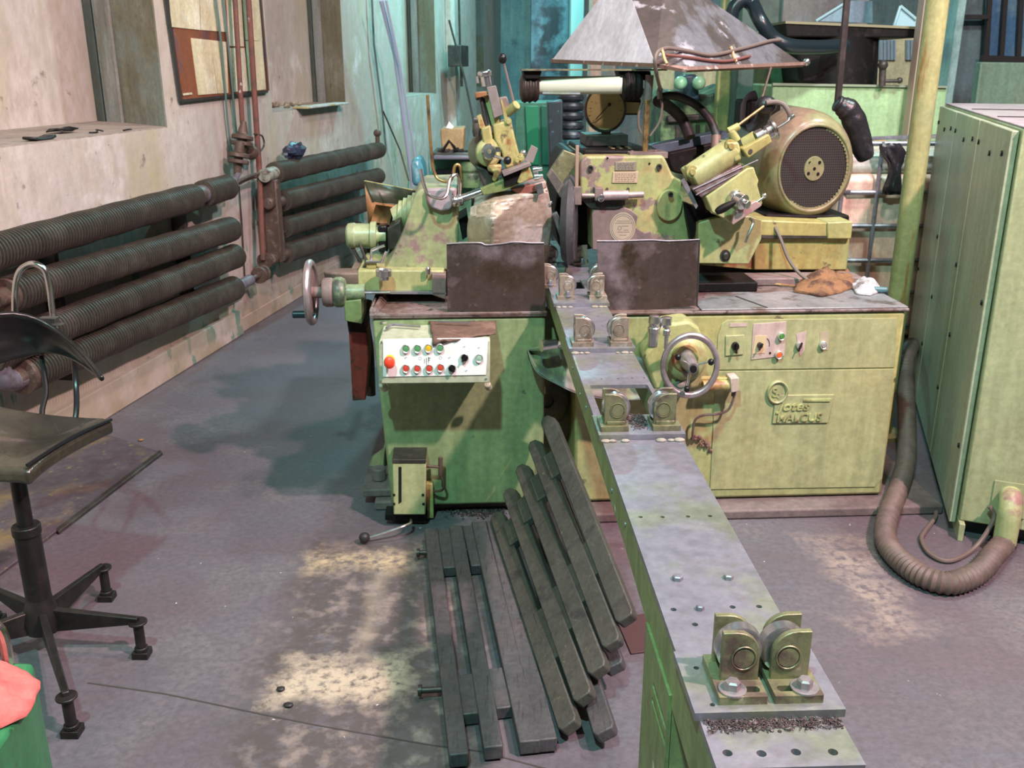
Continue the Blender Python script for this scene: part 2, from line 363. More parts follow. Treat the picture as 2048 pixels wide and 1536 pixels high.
# ------------------------------------------------------------------ setting: floor
def box_mask(nt, co, cx, cy, hx, hy, soft, wob, wsc):
    """soft rectangle around (cx, cy) with a ragged outline; returns socket 0..1"""
    sep = NN(nt, 'ShaderNodeSeparateXYZ'); nt.links.new(co, sep.inputs[0])
    nz = NN(nt, 'ShaderNodeTexNoise'); nz.inputs['Scale'].default_value = wsc; nz.inputs['Detail'].default_value = 8; nz.inputs['Roughness'].default_value = .72
    nt.links.new(co, nz.inputs[0])
    outs = []
    for ax, c, h in ((0, cx, hx), (1, cy, hy)):
        a = NN(nt, 'ShaderNodeMath', operation='SUBTRACT'); nt.links.new(sep.outputs[ax], a.inputs[0]); a.inputs[1].default_value = c
        b = NN(nt, 'ShaderNodeMath', operation='ABSOLUTE'); nt.links.new(a.outputs[0], b.inputs[0])
        d = NN(nt, 'ShaderNodeMath', operation='SUBTRACT'); nt.links.new(b.outputs[0], d.inputs[0]); d.inputs[1].default_value = h
        outs.append(d.outputs[0])
    mx = NN(nt, 'ShaderNodeMath', operation='MAXIMUM'); nt.links.new(outs[0], mx.inputs[0]); nt.links.new(outs[1], mx.inputs[1])
    ma = NN(nt, 'ShaderNodeMath', operation='MULTIPLY_ADD'); nt.links.new(nz.outputs['Fac'], ma.inputs[0]); ma.inputs[1].default_value = wob
    nt.links.new(mx.outputs[0], ma.inputs[2])
    mr = NN(nt, 'ShaderNodeMapRange'); mr.inputs[1].default_value = soft+wob*.5; mr.inputs[2].default_value = -soft+wob*.5
    nt.links.new(ma.outputs[0], mr.inputs[0])
    return mr.outputs[0]
def floor_mat():
    m, nt, b = nodes('workshop_floor')
    tc = NN(nt, 'ShaderNodeTexCoord'); co = tc.outputs['Object']
    col = mixc(nt, noise_mask(nt, .9, .40, .62), (.118, .122, .146), (.130, .098, .112))
    col = mixc(nt, noise_mask(nt, 2.2, .50, .66, detail=9, rough=.65, off=(3,8,1)), col, (.160, .145, .155))
    col = mixc(nt, noise_mask(nt, 45, .40, .70, detail=9, rough=.7), col, (.085, .080, .090))
    col = mixc(nt, noise_mask(nt, 3.0, .55, .75), col, (.098, .088, .098))
    def lay(mask, c, k=1.0):
        nonlocal col
        if k < 1:
            mu = NN(nt, 'ShaderNodeMath', operation='MULTIPLY'); nt.links.new(mask, mu.inputs[0]); mu.inputs[1].default_value = k; mask = mu.outputs[0]
        col = mixc(nt, mask, col, c)
    def blend(m1, m2):
        mu = NN(nt, 'ShaderNodeMath', operation='MULTIPLY'); nt.links.new(m1, mu.inputs[0]); nt.links.new(m2, mu.inputs[1]); return mu.outputs[0]
    # worn lane of grime beside the duckboard, with bare cream screed showing through
    lay(blend(box_mask(nt, co, -.42, 2.45, .34, .78, .06, .28, 5), noise_mask(nt, 22, .30, .52)), (.080, .070, .068), .9)
    lay(blend(box_mask(nt, co, -.42, 2.45, .30, .75, .10, .40, 7), noise_mask(nt, 13, .50, .66)), (.25, .21, .19), .8)
    lay(blend(box_mask(nt, co, -.56, 3.06, .17, .05, .05, .34, 8), noise_mask(nt, 30, .34, .56)), (.44, .36, .23), .9)
    lay(blend(box_mask(nt, co, -.50, 2.36, .17, .09, .05, .34, 8), noise_mask(nt, 34, .32, .52)), (.47, .40, .30), .95)
    lay(box_mask(nt, co, -.46, 2.72, .018, .26, .03, .14, 9), (.36, .31, .24), .5)
    lay(blend(box_mask(nt, co, 1.22, 2.9, .07, .30, .08, .45, 5), noise_mask(nt, 30, .38, .56)), (.34, .28, .24), .75)
    lay(box_mask(nt, co, -1.0, 6.2, .5, 1.6, .3, .9, 1.5), (.17, .15, .18), .5)
    # specks of swarf and paper
    lay(noise_mask(nt, 30, .715, .73), (.60, .60, .58))
    lay(noise_mask(nt, 75, .70, .75), (.05, .045, .05), .5)
    # oil spots darkening the ground near the machine
    lay(noise_mask(nt, 1.9, .60, .70), (.075, .07, .085), .6)
    nt.links.new(col, b.inputs['Base Color'])
    r = noise_mask(nt, 2.5, .3, .7); mr = NN(nt, 'ShaderNodeMapRange'); nt.links.new(r, mr.inputs[0]); mr.inputs[3].default_value = .38; mr.inputs[4].default_value = .62
    nt.links.new(mr.outputs[0], b.inputs['Roughness'])
    nz = NN(nt, 'ShaderNodeTexNoise'); nz.inputs['Scale'].default_value = 60; nz.inputs['Detail'].default_value = 8; nt.links.new(co, nz.inputs[0])
    bp = NN(nt, 'ShaderNodeBump'); bp.inputs['Strength'].default_value = .18; bp.inputs['Distance'].default_value = .01
    nt.links.new(nz.outputs['Fac'], bp.inputs['Height']); nt.links.new(bp.outputs[0], b.inputs['Normal'])
    return m
struct('floor', MB().box((-4, -1.5, -.1), (22, 17, 0)), floor_mat())
# concrete plinth under the grinder
mb = MB().pris([(p[0]*MF.ca-p[1]*MF.sa+MF.o[0], p[0]*MF.sa+p[1]*MF.ca+MF.o[1], 0.0) for p in ((.30,-.10),(1.72,-.10),(1.72,1.9),(-.55,1.9),(-.55,.06),(.30,.06))], (0, 0, .04))
M_plinth = mat('dirty_concrete_plinth', (.17, .135, .13), [((.10, .08, .08), 6, .5, .7)], .7, bump=.3)
struct('trim_plinth', mb, M_plinth, bevel=.008)
# floor joint: a thin crack filled with dirt
mb = MB(); a = GF.z(180, 1370, .0); pts = [GF.z(x, y, 0) for x, y in ((175,1366),(330,1388),(520,1428),(640,1452),(860,1490),(960,1503),(1100,1540))]
for p, q in zip(pts, pts[1:]):
    d = (Vector(q)-Vector(p)).normalized(); n = Vector((-d.y, d.x, 0))*.0025
    mb.pris([Vector(p)-n, Vector(q)-n, Vector(q)+n, Vector(p)+n], (0, 0, .0012))
struct('trim_floor_joint', mb, mat('joint_dirt', (.05, .045, .04), (), .8))

# ------------------------------------------------------------------ setting: left wall with window niches (wall frame: x into room, y along)
def wall_mat(name='left_wall_plaster', tealfrom=True):
    m, nt, b = nodes(name)
    col = mixc(nt, noise_mask(nt, .8, .35, .65), (.62, .55, .51), (.45, .41, .38))
    col = mixc(nt, noise_mask(nt, 2.0, .50, .70, stretch=(1,1,.35)), col, (.44, .39, .24))
    col = mixc(nt, noise_mask(nt, 3.0, .55, .72, stretch=(1,1,.18), off=(4,2,1)), col, (.42, .36, .26))
    col = mixc(nt, noise_mask(nt, 1.3, .60, .68, off=(7,7,7)), col, (.70, .66, .64))
    col = mixc(nt, noise_mask(nt, 14, .40, .70, detail=9, rough=.7, stretch=(1,1,.5)), col, (.42, .37, .31))
    col = mixc(nt, noise_mask(nt, 7, .64, .70, detail=9, off=(9,1,4)), col, (.25, .21, .17))
    col = mixc(nt, noise_mask(nt, 26, .68, .72), col, (.18, .14, .11))
    # paint chipping to old teal paint near the floor
    tc = NN(nt, 'ShaderNodeTexCoord'); sep = NN(nt, 'ShaderNodeSeparateXYZ'); nt.links.new(tc.outputs['Object'], sep.inputs[0])
    mr = NN(nt, 'ShaderNodeMapRange'); nt.links.new(sep.outputs[2], mr.inputs[0]); mr.inputs[1].default_value = 1.0; mr.inputs[2].default_value = .5
    mu = NN(nt, 'ShaderNodeMath', operation='MULTIPLY'); nt.links.new(mr.outputs[0], mu.inputs[0]); nt.links.new(noise_mask(nt, 4.5, .58, .60, stretch=(1,1,.5), off=(2,9,3)), mu.inputs[1])
    col = mixc(nt, mu.outputs[0], col, (.10, .26, .21))
    mr = NN(nt, 'ShaderNodeMapRange'); nt.links.new(sep.outputs[2], mr.inputs[0]); mr.inputs[1].default_value = .45; mr.inputs[2].default_value = .0
    mu = NN(nt, 'ShaderNodeMath', operation='MULTIPLY'); nt.links.new(mr.outputs[0], mu.inputs[0]); nt.links.new(noise_mask(nt, 3, .35, .6, off=(5,3,3)), mu.inputs[1])
    col = mixc(nt, mu.outputs[0], col, (.34, .29, .20))
    nt.links.new(col, b.inputs['Base Color']); b.inputs['Roughness'].default_value = .75
    nz = NN(nt, 'ShaderNodeTexNoise'); nz.inputs['Scale'].default_value = 9; nz.inputs['Detail'].default_value = 9; nt.links.new(tc.outputs['Object'], nz.inputs[0])
    bp = NN(nt, 'ShaderNodeBump'); bp.inputs['Strength'].default_value = .35; bp.inputs['Distance'].default_value = .02
    nt.links.new(nz.outputs['Fac'], bp.inputs['Height']); nt.links.new(bp.outputs[0], b.inputs['Normal'])
    return m
M_wall = wall_mat()
M_reveal = mat('brown_niche_plaster', (.26, .22, .15), [((.40, .36, .30), 2.2, .5, .7), ((.16, .14, .11), 9, .6, .75), ((.30, .32, .30), 1.2, .5, .6)], .75, bump=.3, bscale=20)
M_sill = mat('dusty_sill', (.36, .30, .26), [((.25,.20,.17), 6, .5, .7)], .8, bump=.3)
M_strip = mat('old_frame_strip', (.42, .42, .42), [((.25, .24, .20), 6, .5, .7, (1,1,.2))], .6)
wroot_loc = (WF.o[0], WF.o[1], 0); wrot = (0, 0, math.radians(WF.deg))
def onwall(o): o.location = wroot_loc; o.rotation_euler = wrot; return o
niches = [(-1.9, .975, 1.372, .73, .54), (2.46, 4.05, 1.388, .42, .38), (5.93, 7.36, 1.388, .45, .48), (9.3, 10.4, 1.4, .40, .40)]
WT = 4.6
def plan(mb, pts, z0, z1): return mb.pris([(x, y, z0) for x, y in pts], (0, 0, z1-z0))
mb = MB(); y = -7.0; yb = -7.0
for a, b_, s_, d_, sp in niches:
    plan(mb, [(0, y), (0, a), (-d_, a), (-d_, yb if yb < a else y), ] if y < -6 else [(0, y), (0, a), (-d_, a), (-pd, yb)], 0, WT)
    plan(mb, [(0, a), (0, b_), (-d_, b_+sp), (-d_, a)], 0, s_)
    plan(mb, [(-d_, a), (-d_, b_+sp), (-d_-.15, b_+sp), (-d_-.15, a)], 0, WT)
    y = b_; yb = b_+sp; pd = d_
plan(mb, [(0, y), (0, 12.4), (-pd, 12.4), (-pd, yb)], 0, WT)
onwall(struct('wall_left', mb, M_wall, smooth=False))
mb = MB()
for a, b_, s_, d_, sp in niches: plan(mb, [(-.004, a), (-.004, b_), (-d_+.002, b_+sp-.006), (-d_+.002, a)], s_, s_+.006)
onwall(struct('trim_niche_sills', mb, M_sill, smooth=False))
def rev(a, b_, t0, t1, d_, sp, off0, off1, z0, mb):
    """strip lying on the splayed reveal between fractions t0..t1 of its depth"""
    plan(mb, [(-d_*t0, b_+sp*t0-off0), (-d_*t0, b_+sp*t0-off1), (-d_*t1, b_+sp*t1-off1), (-d_*t1, b_+sp*t1-off0)], z0, WT)
mb = MB()
for a, b_, s_, d_, sp in niches: rev(a, b_, .01, .995, d_, sp, .0005, .007, s_+.006, mb)
onwall(struct('trim_niche_reveals', mb, M_reveal, smooth=False))
mb = MB()
for a, b_, s_, d_, sp in niches[:3]: rev(a, b_, .62, .86, d_, sp, .006, .035, s_+.006, mb)
onwall(struct('trim_window_frames', mb, M_strip, smooth=False))
mb = MB()
for a, b_, s_, d_, sp in niches[:3]: rev(a, b_, .88, .985, d_, sp, .006, .05, s_+.006, mb)
onwall(struct('trim_window_stops', mb, mat('dark_teal_stop', (.10,.13,.12), [((.2,.2,.16), 6, .5, .7)], .6), smooth=False))
# baseboard swelling of plaster
mb = MB().box((0, -6.9, 0), (.035, 1.62, .17)).box((0, 1.62, 0), (.012, 5.5, .10))
onwall(struct('baseboard_left', mb, M_wall, bevel=.012))
# pilaster on far left wall, far wall
M_farwall = mat('far_wall_plaster', (.30, .42, .42), [((.20, .30, .34), 1.2, .45, .6), ((.42, .46, .40), .9, .55, .65), ((.12,.16,.16), 4, .62, .72)], .7, bump=.1)
onwall(struct('trim_pilaster', MB().box((0, 7.9, 0), (.12, 9.2, WT)), M_wall, bevel=.01))
struct('wall_back', MB().box((-1.6, 16.2, 0), (22, 16.5, 6.5)), M_farwall, smooth=False)

# ================================================================== THINGS ON THE LEFT WALL
def wp(px, py, x=.15): return Vector(WF.x(px, py, x))
def finned(a, b, r, pitch=.021, seg=20):
    a, b = Vector(a), Vector(b); L = (b-a).length; n = int(L/pitch); pr = [(r*.55, -.015), (r*.55, 0)]
    for i in range(n):
        t = i*L/n; w_ = 1+.02*math.sin(i*12.9898)
        pr += [(r*.74, t), (r*.76, t+L/n*.34), (r*w_, t+L/n*.44), (r*w_, t+L/n*.78), (r*.76, t+L/n*.90)]
    pr += [(r*.55, L), (r*.55, L+.015)]
    return MB().lathe(a, b-a, pr, seg)
rad = thing('finned_radiator', 'long four-tube finned radiator on the wall nearest the stool', 'radiator', WF)
ends = [((-60, 518), (388, 394)), ((15, 590), (462, 458)), ((-30, 712), (470, 512)), ((48, 750), (468, 576))]
rows = []
for (l, r_) in ends:
    a, b = wp(*l), wp(*r_); rows.append((a, b)); mk('finned_tube', finned(a, b, .076), M_fin, rad)
e = wp(405, 388); e2 = wp(455, 374)
mk('finned_tube', finned(e, e2, .076), M_fin, rad)
dv = (rows[0][1]-rows[0][0]).normalized()
mk('tube_collar', MB().cyl(rows[0][1]-dv*.01, e+dv*.01, .052), M_pipegrey, rad)
for p_, L_, r_ in ((e2, .09, .034), (rows[3][1], .24, .036), (rows[1][1], .05, .034)): mk('outlet_pipe', MB().cyl(p_, p_+dv*L_, r_), M_pipegrey, rad, bevel=.003)
mb = MB(); g = rows[3][1]+dv*.24; mb.cyl(g, g+dv*.16, .016); mb.lathe(g+dv*.13, dv, [(.055,0),(.055,.03),(.03,.03),(.03,.07),(.052,.07),(.052,.09)], 18)
mk('pipe_flange', mb, M_valve, rad, bevel=.002)
a4 = rows[3][0]; a2 = rows[1][0]
mk('elbow_pipe', MB().tube([a4, a4-dv*.07, a4-dv*.13+Vector((0,0,.04)), a4-dv*.15+Vector((0,0,.16)), a4-dv*.15+Vector((0,0,.5))], .045, 14), M_pipegrey, rad)
mk('end_flange', MB().lathe(a2, -dv, [(.07, 0), (.07, .02), (.04, .02), (.04, .09)], 18), M_valve, rad)
mk('end_flange', MB().lathe(a4, -dv, [(.078, 0), (.078, .025), (.045, .03), (.045, .07)], 18), M_valve, rad)
mk('wall_bracket', MB().box((0.002, .9, .30), (.08, .93, 1.02)), M_dark, rad)
mk('wall_bracket', MB().box((0.002, -.3, .30), (.08, -.27, 1.02)), M_dark, rad)

rad2 = thing('finned_radiator', 'four-tube finned radiator further along the wall, beyond the red-brown pipes', 'radiator', WF)
for l, r_ in [((548, 346), (758, 300)), ((564, 402), (756, 352)), ((566, 456), (742, 403)), ((570, 506), (716, 459))]:
    mk('finned_tube', finned(wp(*l), wp(*r_), .072), M_fin, rad2)
L0 = wp(548, 346)
mk('manifold', MB().box((.09, L0.y-.10, .42), (.20, L0.y-.02, .98)).cyl(wp(552, 402)-Vector((0,.15,0)), wp(566, 402), .04).cyl(wp(552, 512)-Vector((0,.12,0)), wp(574, 506), .042), M_valve, rad2, bevel=.01)
mk('outlet_pipe', MB().cyl(L0-Vector((0,.16,0)), L0, .045), mat('chipped_pale_pipe', (.35,.36,.30), [((.14,.09,.07), 16, .5, .6)], .5), rad2)
q = wp(756, 300); mk('end_valve', MB().cyl(q, q+Vector((0,0,.14)), .02).ball(q+Vector((0,0,.15)), .035), M_valve, rad2)

# heating pipes
def wpipe(label, pts, r, m, name='heating_pipe', cat='pipe', group=None):
    o = mk(name, MB().tube(pts, r, 10, smooth=False), m); onwall(o); return tag(o, label, cat, group)
o1 = thing('heating_pipe', 'red-brown vertical pipe with two flanged valves above the radiator end', 'pipe', WF)
A = [WF.x(470, -160, .10), WF.x(470, 0, .10), WF.x(484, 240, .10), WF.x(486, 262, .10)]
mk('riser', MB().tube(A, .016, 10, smooth=False), M_pipered, o1)
v = Vector(WF.x(489, 272, .12)); mb = MB()
mb.lathe(v+Vector((0,-.04,-.025)), (.1,.2,1), [(.02,-.1),(.035,-.03),(.068,-.03),(.068,-.008),(.03,-.008),(.03,.008),(.068,.008),(.068,.03),(.035,.04),(.016,.12)], 20)
v2 = Vector(WF.x(477, 317, .12))
mb.lathe(v2, (.1,.2,1), [(.02,-.1),(.03,-.03),(.066,-.03),(.066,-.008),(.028,-.008),(.028,.008),(.066,.008),(.066,.03),(.03,.04),(.03,.1)], 20)
mk('flanged_valve', mb, M_valve, o1, bevel=.002)
mk('link_tube', MB().tube([v2+Vector((0,0,-.08)), WF.x(474, 352, .12), WF.x(462, 374, .14)], .016, 8), M_pipegrey, o1)
mk('cross_pipe', MB().tube([WF.x(462, 372, .14), WF.x(490, 356, .12), WF.x(520, 346, .11), WF.x(546, 338, .12)], .012, 8).tube([WF.x(462, 378, .13), WF.x(500, 358, .10), WF.x(546, 350, .12)], .007, 6), M_valve, o1)
o2 = thing('heating_pipe', 'tall red-brown riser pipe running from above the board down to the low flange', 'pipe', WF)
mk('riser', MB().tube([WF.x(490, -160, .09), WF.x(497, 0, .09), WF.x(512, 240, .09), WF.x(519, 345, .10), WF.x(526, 520, .12)], .019, 10, smooth=False), M_pipered, o2)
v = Vector(WF.x(502, 305, .10)); mk('side_valve', MB().ball(v, .048).cyl(v, v+Vector((.0,-.07,.06)), .035), M_valve, o2)
mk('bleed_loop', MB().tube([WF.x(508, 268, .1), WF.x(524, 272, .1), WF.x(528, 290, .1), WF.x(519, 305, .1)], .006, 6), M_dark, o2)
v = Vector(WF.x(532, 520, .12)); mk('low_flange', MB().lathe(v, (0,1,.15), [(.055,-.03),(.055,0),(.03,0),(.03,.09),(.05,.09),(.05,.13)], 18), M_valve, o2)
wpipe('thin dark conduit left of the red-brown pipes, passing over the board', [WF.x(429, -160, .05), WF.x(432, 0, .05), WF.x(443, 90, .05), WF.x(455, 240, .03), WF.x(462, 300, .03)], .007, M_pipeteal, 'wall_conduit', 'conduit')
wpipe('second thin dark conduit, closest to the red-brown pipes, over the board', [WF.x(444, -160, .05), WF.x(447, 0, .05), WF.x(458, 100, .05), WF.x(470, 240, .03), WF.x(478, 310, .02)], .007, M_pipeteal, 'wall_conduit', 'conduit')
wpipe('thin wire running down the wall between the two radiators', [WF.x(478, 372, .012), WF.x(484, 450, .012), WF.x(490, 560, .012)], .005, M_dark, 'wall_wire', 'wire')
wpipe('pale lilac plastic pipe leaning on the wall in the corner behind the radiator', [WF.x(762, 0, .25), WF.x(790, 110, .25), WF.x(826, 372, .30)], .020, mat('lilac_plastic_pipe', (.46,.46,.62), (), .4), 'plastic_pipe', 'pipe')
wpipe('slim lilac pipe leaning alongside the thicker lilac one', [WF.x(772, 0, .30), WF.x(800, 130, .30), WF.x(840, 372, .36)], .011, mat('lilac_slim_pipe', (.50,.50,.66), (), .4), 'plastic_pipe', 'pipe')
wpipe('thin teal pipe fixed upright on the wall before the lilac pipes', [WF.x(742, -40, .04), WF.x(748, 90, .04), WF.x(765, 225, .04), WF.x(772, 300, .04)], .010, M_pipeteal, 'wall_conduit', 'conduit')
wpipe('thin dark rod slanting down behind the sheet metal guard', [WF.x(766, 222, .1), WF.x(800, 300, .2), WF.x(818, 362, .3)], .008, M_dark, 'steel_rod', 'rod')

# notice board with papers
bd = thing('notice_board', 'weathered red-brown notice board pasted with yellowed sheets behind the pipes', 'notice board', WF)
def wallpoly(pts, x0, x1):
    P = [WF.x(a, b, x0) for a, b in pts]; return MB().pris(P, (x1-x0, 0, 0))
mk('backboard', wallpoly([(324,-60),(361,200),(534,181),(514,-60)], .004, .024), M_board, bd, bevel=.002)
mb = MB(); 
for p, q in (((324,-60),(361,202)),((361,202),(534,183)),((534,183),(514,-60))): mb.tube([WF.x(*p, .02), WF.x(*q, .02)], .011, 4, smooth=False)
mk('frame', mb, M_frame, bd)
for pts in ([(333,-60),(343,54),(400,60),(396,-60)], [(398,-60),(402,60),(452,64),(446,-60)], [(381,76),(396,190),(434,187),(419,80)], [(420,80),(436,187),(456,186),(452,84)],
            [(448,-60),(458,92),(487,93),(478,-60)], [(459,96),(466,184),(497,182),(488,96)], [(480,-60),(490,80),(524,82),(512,-60)], [(490,82),(499,182),(531,179),(523,82)]):
    mk('paper_sheet', wallpoly(pts, .025, .028+.002*random.random()), M_paper, bd)
mk('name_strip', wallpoly([(365,187),(366,191),(384,189),(383,185)], .026, .029), M_paper, bd)

# bits on the near ledge
def ledge_item(name, label, cat, px, py, z, mb_fn, m, rz=0, **k):
    p = WF.z(px, py, z); mb = mb_fn(Vector(p)); o = mk(name, mb, m, **k); onwall(o); return tag(o, label, cat)
ledge_item('leather_offcut', 'flat grey-black curled offcut lying alone on the near window ledge', 'offcut', 80, 280, 1.379,
           lambda p: MB().loft([[p+Vector((-.03, t*.16-.08, .004+.10*(t-.5)**2*.4)) for t in [i/6 for i in range(7)]], [p+Vector((.03, t*.16-.08, .004+.10*(t-.5)**2*.4)) for t in [i/6 for i in range(7)]]]), M_blackrub, solid=.012)
o = ledge_item('torn_rubber_piece', 'crumpled black torn rubber piece on the near window ledge', 'rubber scrap', 125, 266, 1.379,
           lambda p: MB().loft([[p+Vector((.03*i-.05, .028*k-.06, .008+.035*abs(noise.noise(Vector((i*1.3, k*1.7, 2)))))) for k in range(6)] for i in range(4)]), M_black, solid=.006)
wire_g = 'small wire clippings on the near window ledge'
ledge_item('wire_clipping', 'bent dark wire clipping on the ledge, right of the rubber piece', 'wire clipping', 190, 266, 1.379, lambda p: MB().tube([p+Vector((0,-.05,.005)), p+Vector((.02,-.01,.005)), p+Vector((-.01,.03,.014)), p+Vector((.01,.06,.005))], .004, 6), M_black)
ledge_item('wire_clipping', 'short dark clipping nearest the niche corner on the ledge', 'wire clipping', 255, 262, 1.379, lambda p: MB().tube([p+Vector((0,-.04,.005)), p+Vector((.01,.0,.008)), p+Vector((0,.04,.005))], .004, 6), M_black)
# things in the second niche

ledge_item('torn_board_strip', 'white torn board strip lying on the second window ledge', 'board strip', 640, 213, 1.396,
           lambda p: MB().box(p+Vector((-.05,-.45,0)), p+Vector((.07,.50,.016))), mat('white_torn_board', (.55,.55,.53), [((.45,.36,.16), 8, .5, .6)], .7), bevel=.004)
mb = MB()
p = Vector(WF.z(578, 214, 1.396))
for i in range(9): mb.ball(p+Vector((random.uniform(-.12,.06), random.uniform(-.2,.3), .016)), random.uniform(.012,.03), 8)
o = onwall(mk('rubble_heap', mb, mat('ledge_rubble', (.18,.13,.09), [((.5,.42,.28), 30, .5, .6)], .8, bump=.5), angle=20)); tag(o, 'heap of broken plaster bits on the second window ledge', 'rubble', kind='stuff')
# bag on second radiator
p = wp(588, 318)
bag = D.objects.new('x', None); D.objects.remove(bag)
mb = MB(); mb.ball((0,0,0), 1, 18)
vs = [(x*.07*(1+.4*noise.noise(Vector((x*2,y*2,z*2)))), y*.12*(1+.5*noise.noise(Vector((x*2+4,y*2,z*2)))), z*.06*(1+.6*noise.noise(Vector((x*2.5,y*2.5,z*2.5+7))))) for x, y, z in mb.v]
mb.v = [(a+p.x, b+p.y+.02, c+p.z+.050) for a, b, c in vs]
o = onwall(mk('crumpled_bag', mb, mat('dark_blue_plastic', (.03,.035,.07), [((.12,.13,.2), 18, .55, .66)], .35, bump=.5, bscale=30), angle=20)); tag(o, 'small crumpled dark blue bag resting on the far radiator', 'bag')

# far wall fittings
def far_item(name, label, cat, px, py, x, w_, h_, d_, m, parts=None):
    p = Vector(WF.x(px, py, x)); r = thing(name, label, cat, WF)
    mk('housing', MB().box(p+Vector((-d_,-w_/2,-h_/2)), p+Vector((0,w_/2,h_/2))), m, r, bevel=.008)
    if parts: parts(p, r)
    return r
far_item('junction_box', 'dark switch box fixed on the far wall left of the lever ball', 'switch box', 930, 112, .29, .42, .24, .165, M_dark,
         lambda p, r: mk('cable', MB().tube([p+Vector((-.06,0,.1)), p+Vector((-.06,-.05,1.5))], .015, 6).tube([p+Vector((-.06,.05,-.1)), p+Vector((-.06,.06,-.35))], .02, 6), M_dark, r))
far_item('hanging_box', 'dark cable box hanging high in the shaded bay above the lamp', 'cable box', 1036, 38, .20, .35, .42, .2, M_dark,
         lambda p, r: mk('cable', MB().tube([p+Vector((-.06,0,.2)), p+Vector((-.06,0,2))], .015, 6).tube([p+Vector((-.06,0,-.2)), p+Vector((-.06,0,-.5))], .02, 6), M_dark, r))
wpipe('thin pipe climbing the far wall beside the switch box', [WF.x(925, -40, .06), WF.x(928, 90, .06), WF.x(938, 300, .06)], .016, M_pipeteal, 'wall_conduit', 'conduit')
wpipe('dark bar leaning on the far wall from upper left of the dresser', [WF.x(898, 40, .2), WF.x(930, 160, .35), WF.x(965, 330, .6)], .012, M_dark, 'steel_rod', 'rod')

# ================================================================== STEEL SHEET ON THE FLOOR AND STOOL
sh = [GF.z(322, 908, 0), GF.z(0, 1153, 0), GF.z(-160, 1090, 0), GF.z(-40, 890, 0), GF.z(200, 868, 0)]
o = mk('steel_floor_sheet', MB().pris([(p[0], p[1], .001) for p in sh], (0,0,.012)), mat('purple_brown_sheet', (.105,.085,.10), [((.24,.16,.07), 3.2, .52, .68), ((.22,.19,.10), 26, .60, .68), ((.07,.06,.07), 2, .5, .7)], .5, .2, bump=.2), bevel=.003)
tag(o, 'large dark stained steel sheet lying on the floor under the stool', 'steel sheet')
o = mk('steel_strip', MB().pris([GF.z(326, 910, .0), GF.z(118, 1070, 0), GF.z(112, 1064, 0), GF.z(320, 905, 0)], (0,0,.015)), M_dark, bevel=.003)
tag(o, 'narrow dark steel strip along the edge of the floor sheet', 'steel strip')

o = mk('floor_plate', MB().pris([GF.z(1232,1240,0), GF.z(1298,1228,0), GF.z(1312,1303,0), GF.z(1262,1310,0)], (0,0,.006)), mat('red_brown_plate', (.075,.045,.045), (), .5), bevel=.001)
tag(o, 'small red-brown plate lying on the floor beneath the roller beam', 'plate')
st = thing('swivel_stool', 'dark swivel work stool with worn seat, bent backrest and five-legged base', 'stool', loc=(-1.42, 2.50, 0))
def so(v): return Vector(v)-Vector((-1.42, 2.50, 0))
seatpts = [(-1.315,2.385),(-1.235,2.70),(-1.27,2.78),(-1.63,2.86),(-1.72,2.80),(-1.78,2.47),(-1.70,2.40),(-1.37,2.34)]
def seatgrid():
    N = 14; vs = []; A_, B_, C_, D_ = [so((x, y, 0)) for x, y in ((-1.315,2.372),(-1.225,2.735),(-1.66,2.86),(-1.76,2.47))]
    top = []; 
    for i in range(N+1):
        u = i/N
        for j in range(N+1):
            v = j/N
            p = (A_*(1-u)+D_*u)*(1-v)+(B_*(1-u)+C_*u)*v
            cu, cv = 2*u-1, 2*v-1
            z = .665+.012*(cu*cu)+.018*(1-cv*cv)*.4-.016*max(0, -cv)**3-.02*max(0, abs(cu)-.85)*3
            vs.append((p.x, p.y, z))
    fs = [(i*(N+1)+j, i*(N+1)+j+1, (i+1)*(N+1)+j+1, (i+1)*(N+1)+j) for i in range(N) for j in range(N)]
    n = len(vs); vs += [(x, y, z-.045) for x, y, z in vs]
    fs += [tuple(q+n for q in reversed(f)) for f in fs]
    ring = [i*(N+1) for i in range(N+1)]+[N*(N+1)+j for j in range(1, N+1)]+[i*(N+1)+N for i in range(N-1, -1, -1)]+[j for j in range(N-1, 0, -1)]
    for a, b in zip(ring, ring[1:]+ring[:1]): fs.append((a, b, b+n, a+n))
    return MB().add(vs, fs)
seat = mk('seat', seatgrid(), M_seat, st, bevel=.014, seg=4)
mk('piping', MB().tube([so((-1.317,2.376,.672)), so((-1.27,2.555,.684)), so((-1.229,2.728,.672))], .005, 8), M_black, seat)
mk('column', MB().cyl((0,0,.10), (0,0,.42), .036).cyl((0,0,.40), (0,0,.43), .040).cyl((0,0,.42), (0,0,.63), .022).cyl((0,0,.6), (0,0,.625), .07), M_stoolmetal, st, bevel=.003)
mk('hub', MB().lathe((0,0,.07), (0,0,1), [(.03,0),(.05,.01),(.055,.05),(.042,.10),(.036,.12)], 20), M_stoolmetal, st)
feet = [so(GF.z(285,1312,0)), so(GF.z(146,1468,0)), so((-1.68,2.30,0)), so((-1.66,2.66,0)), so((-1.36,2.80,0))]
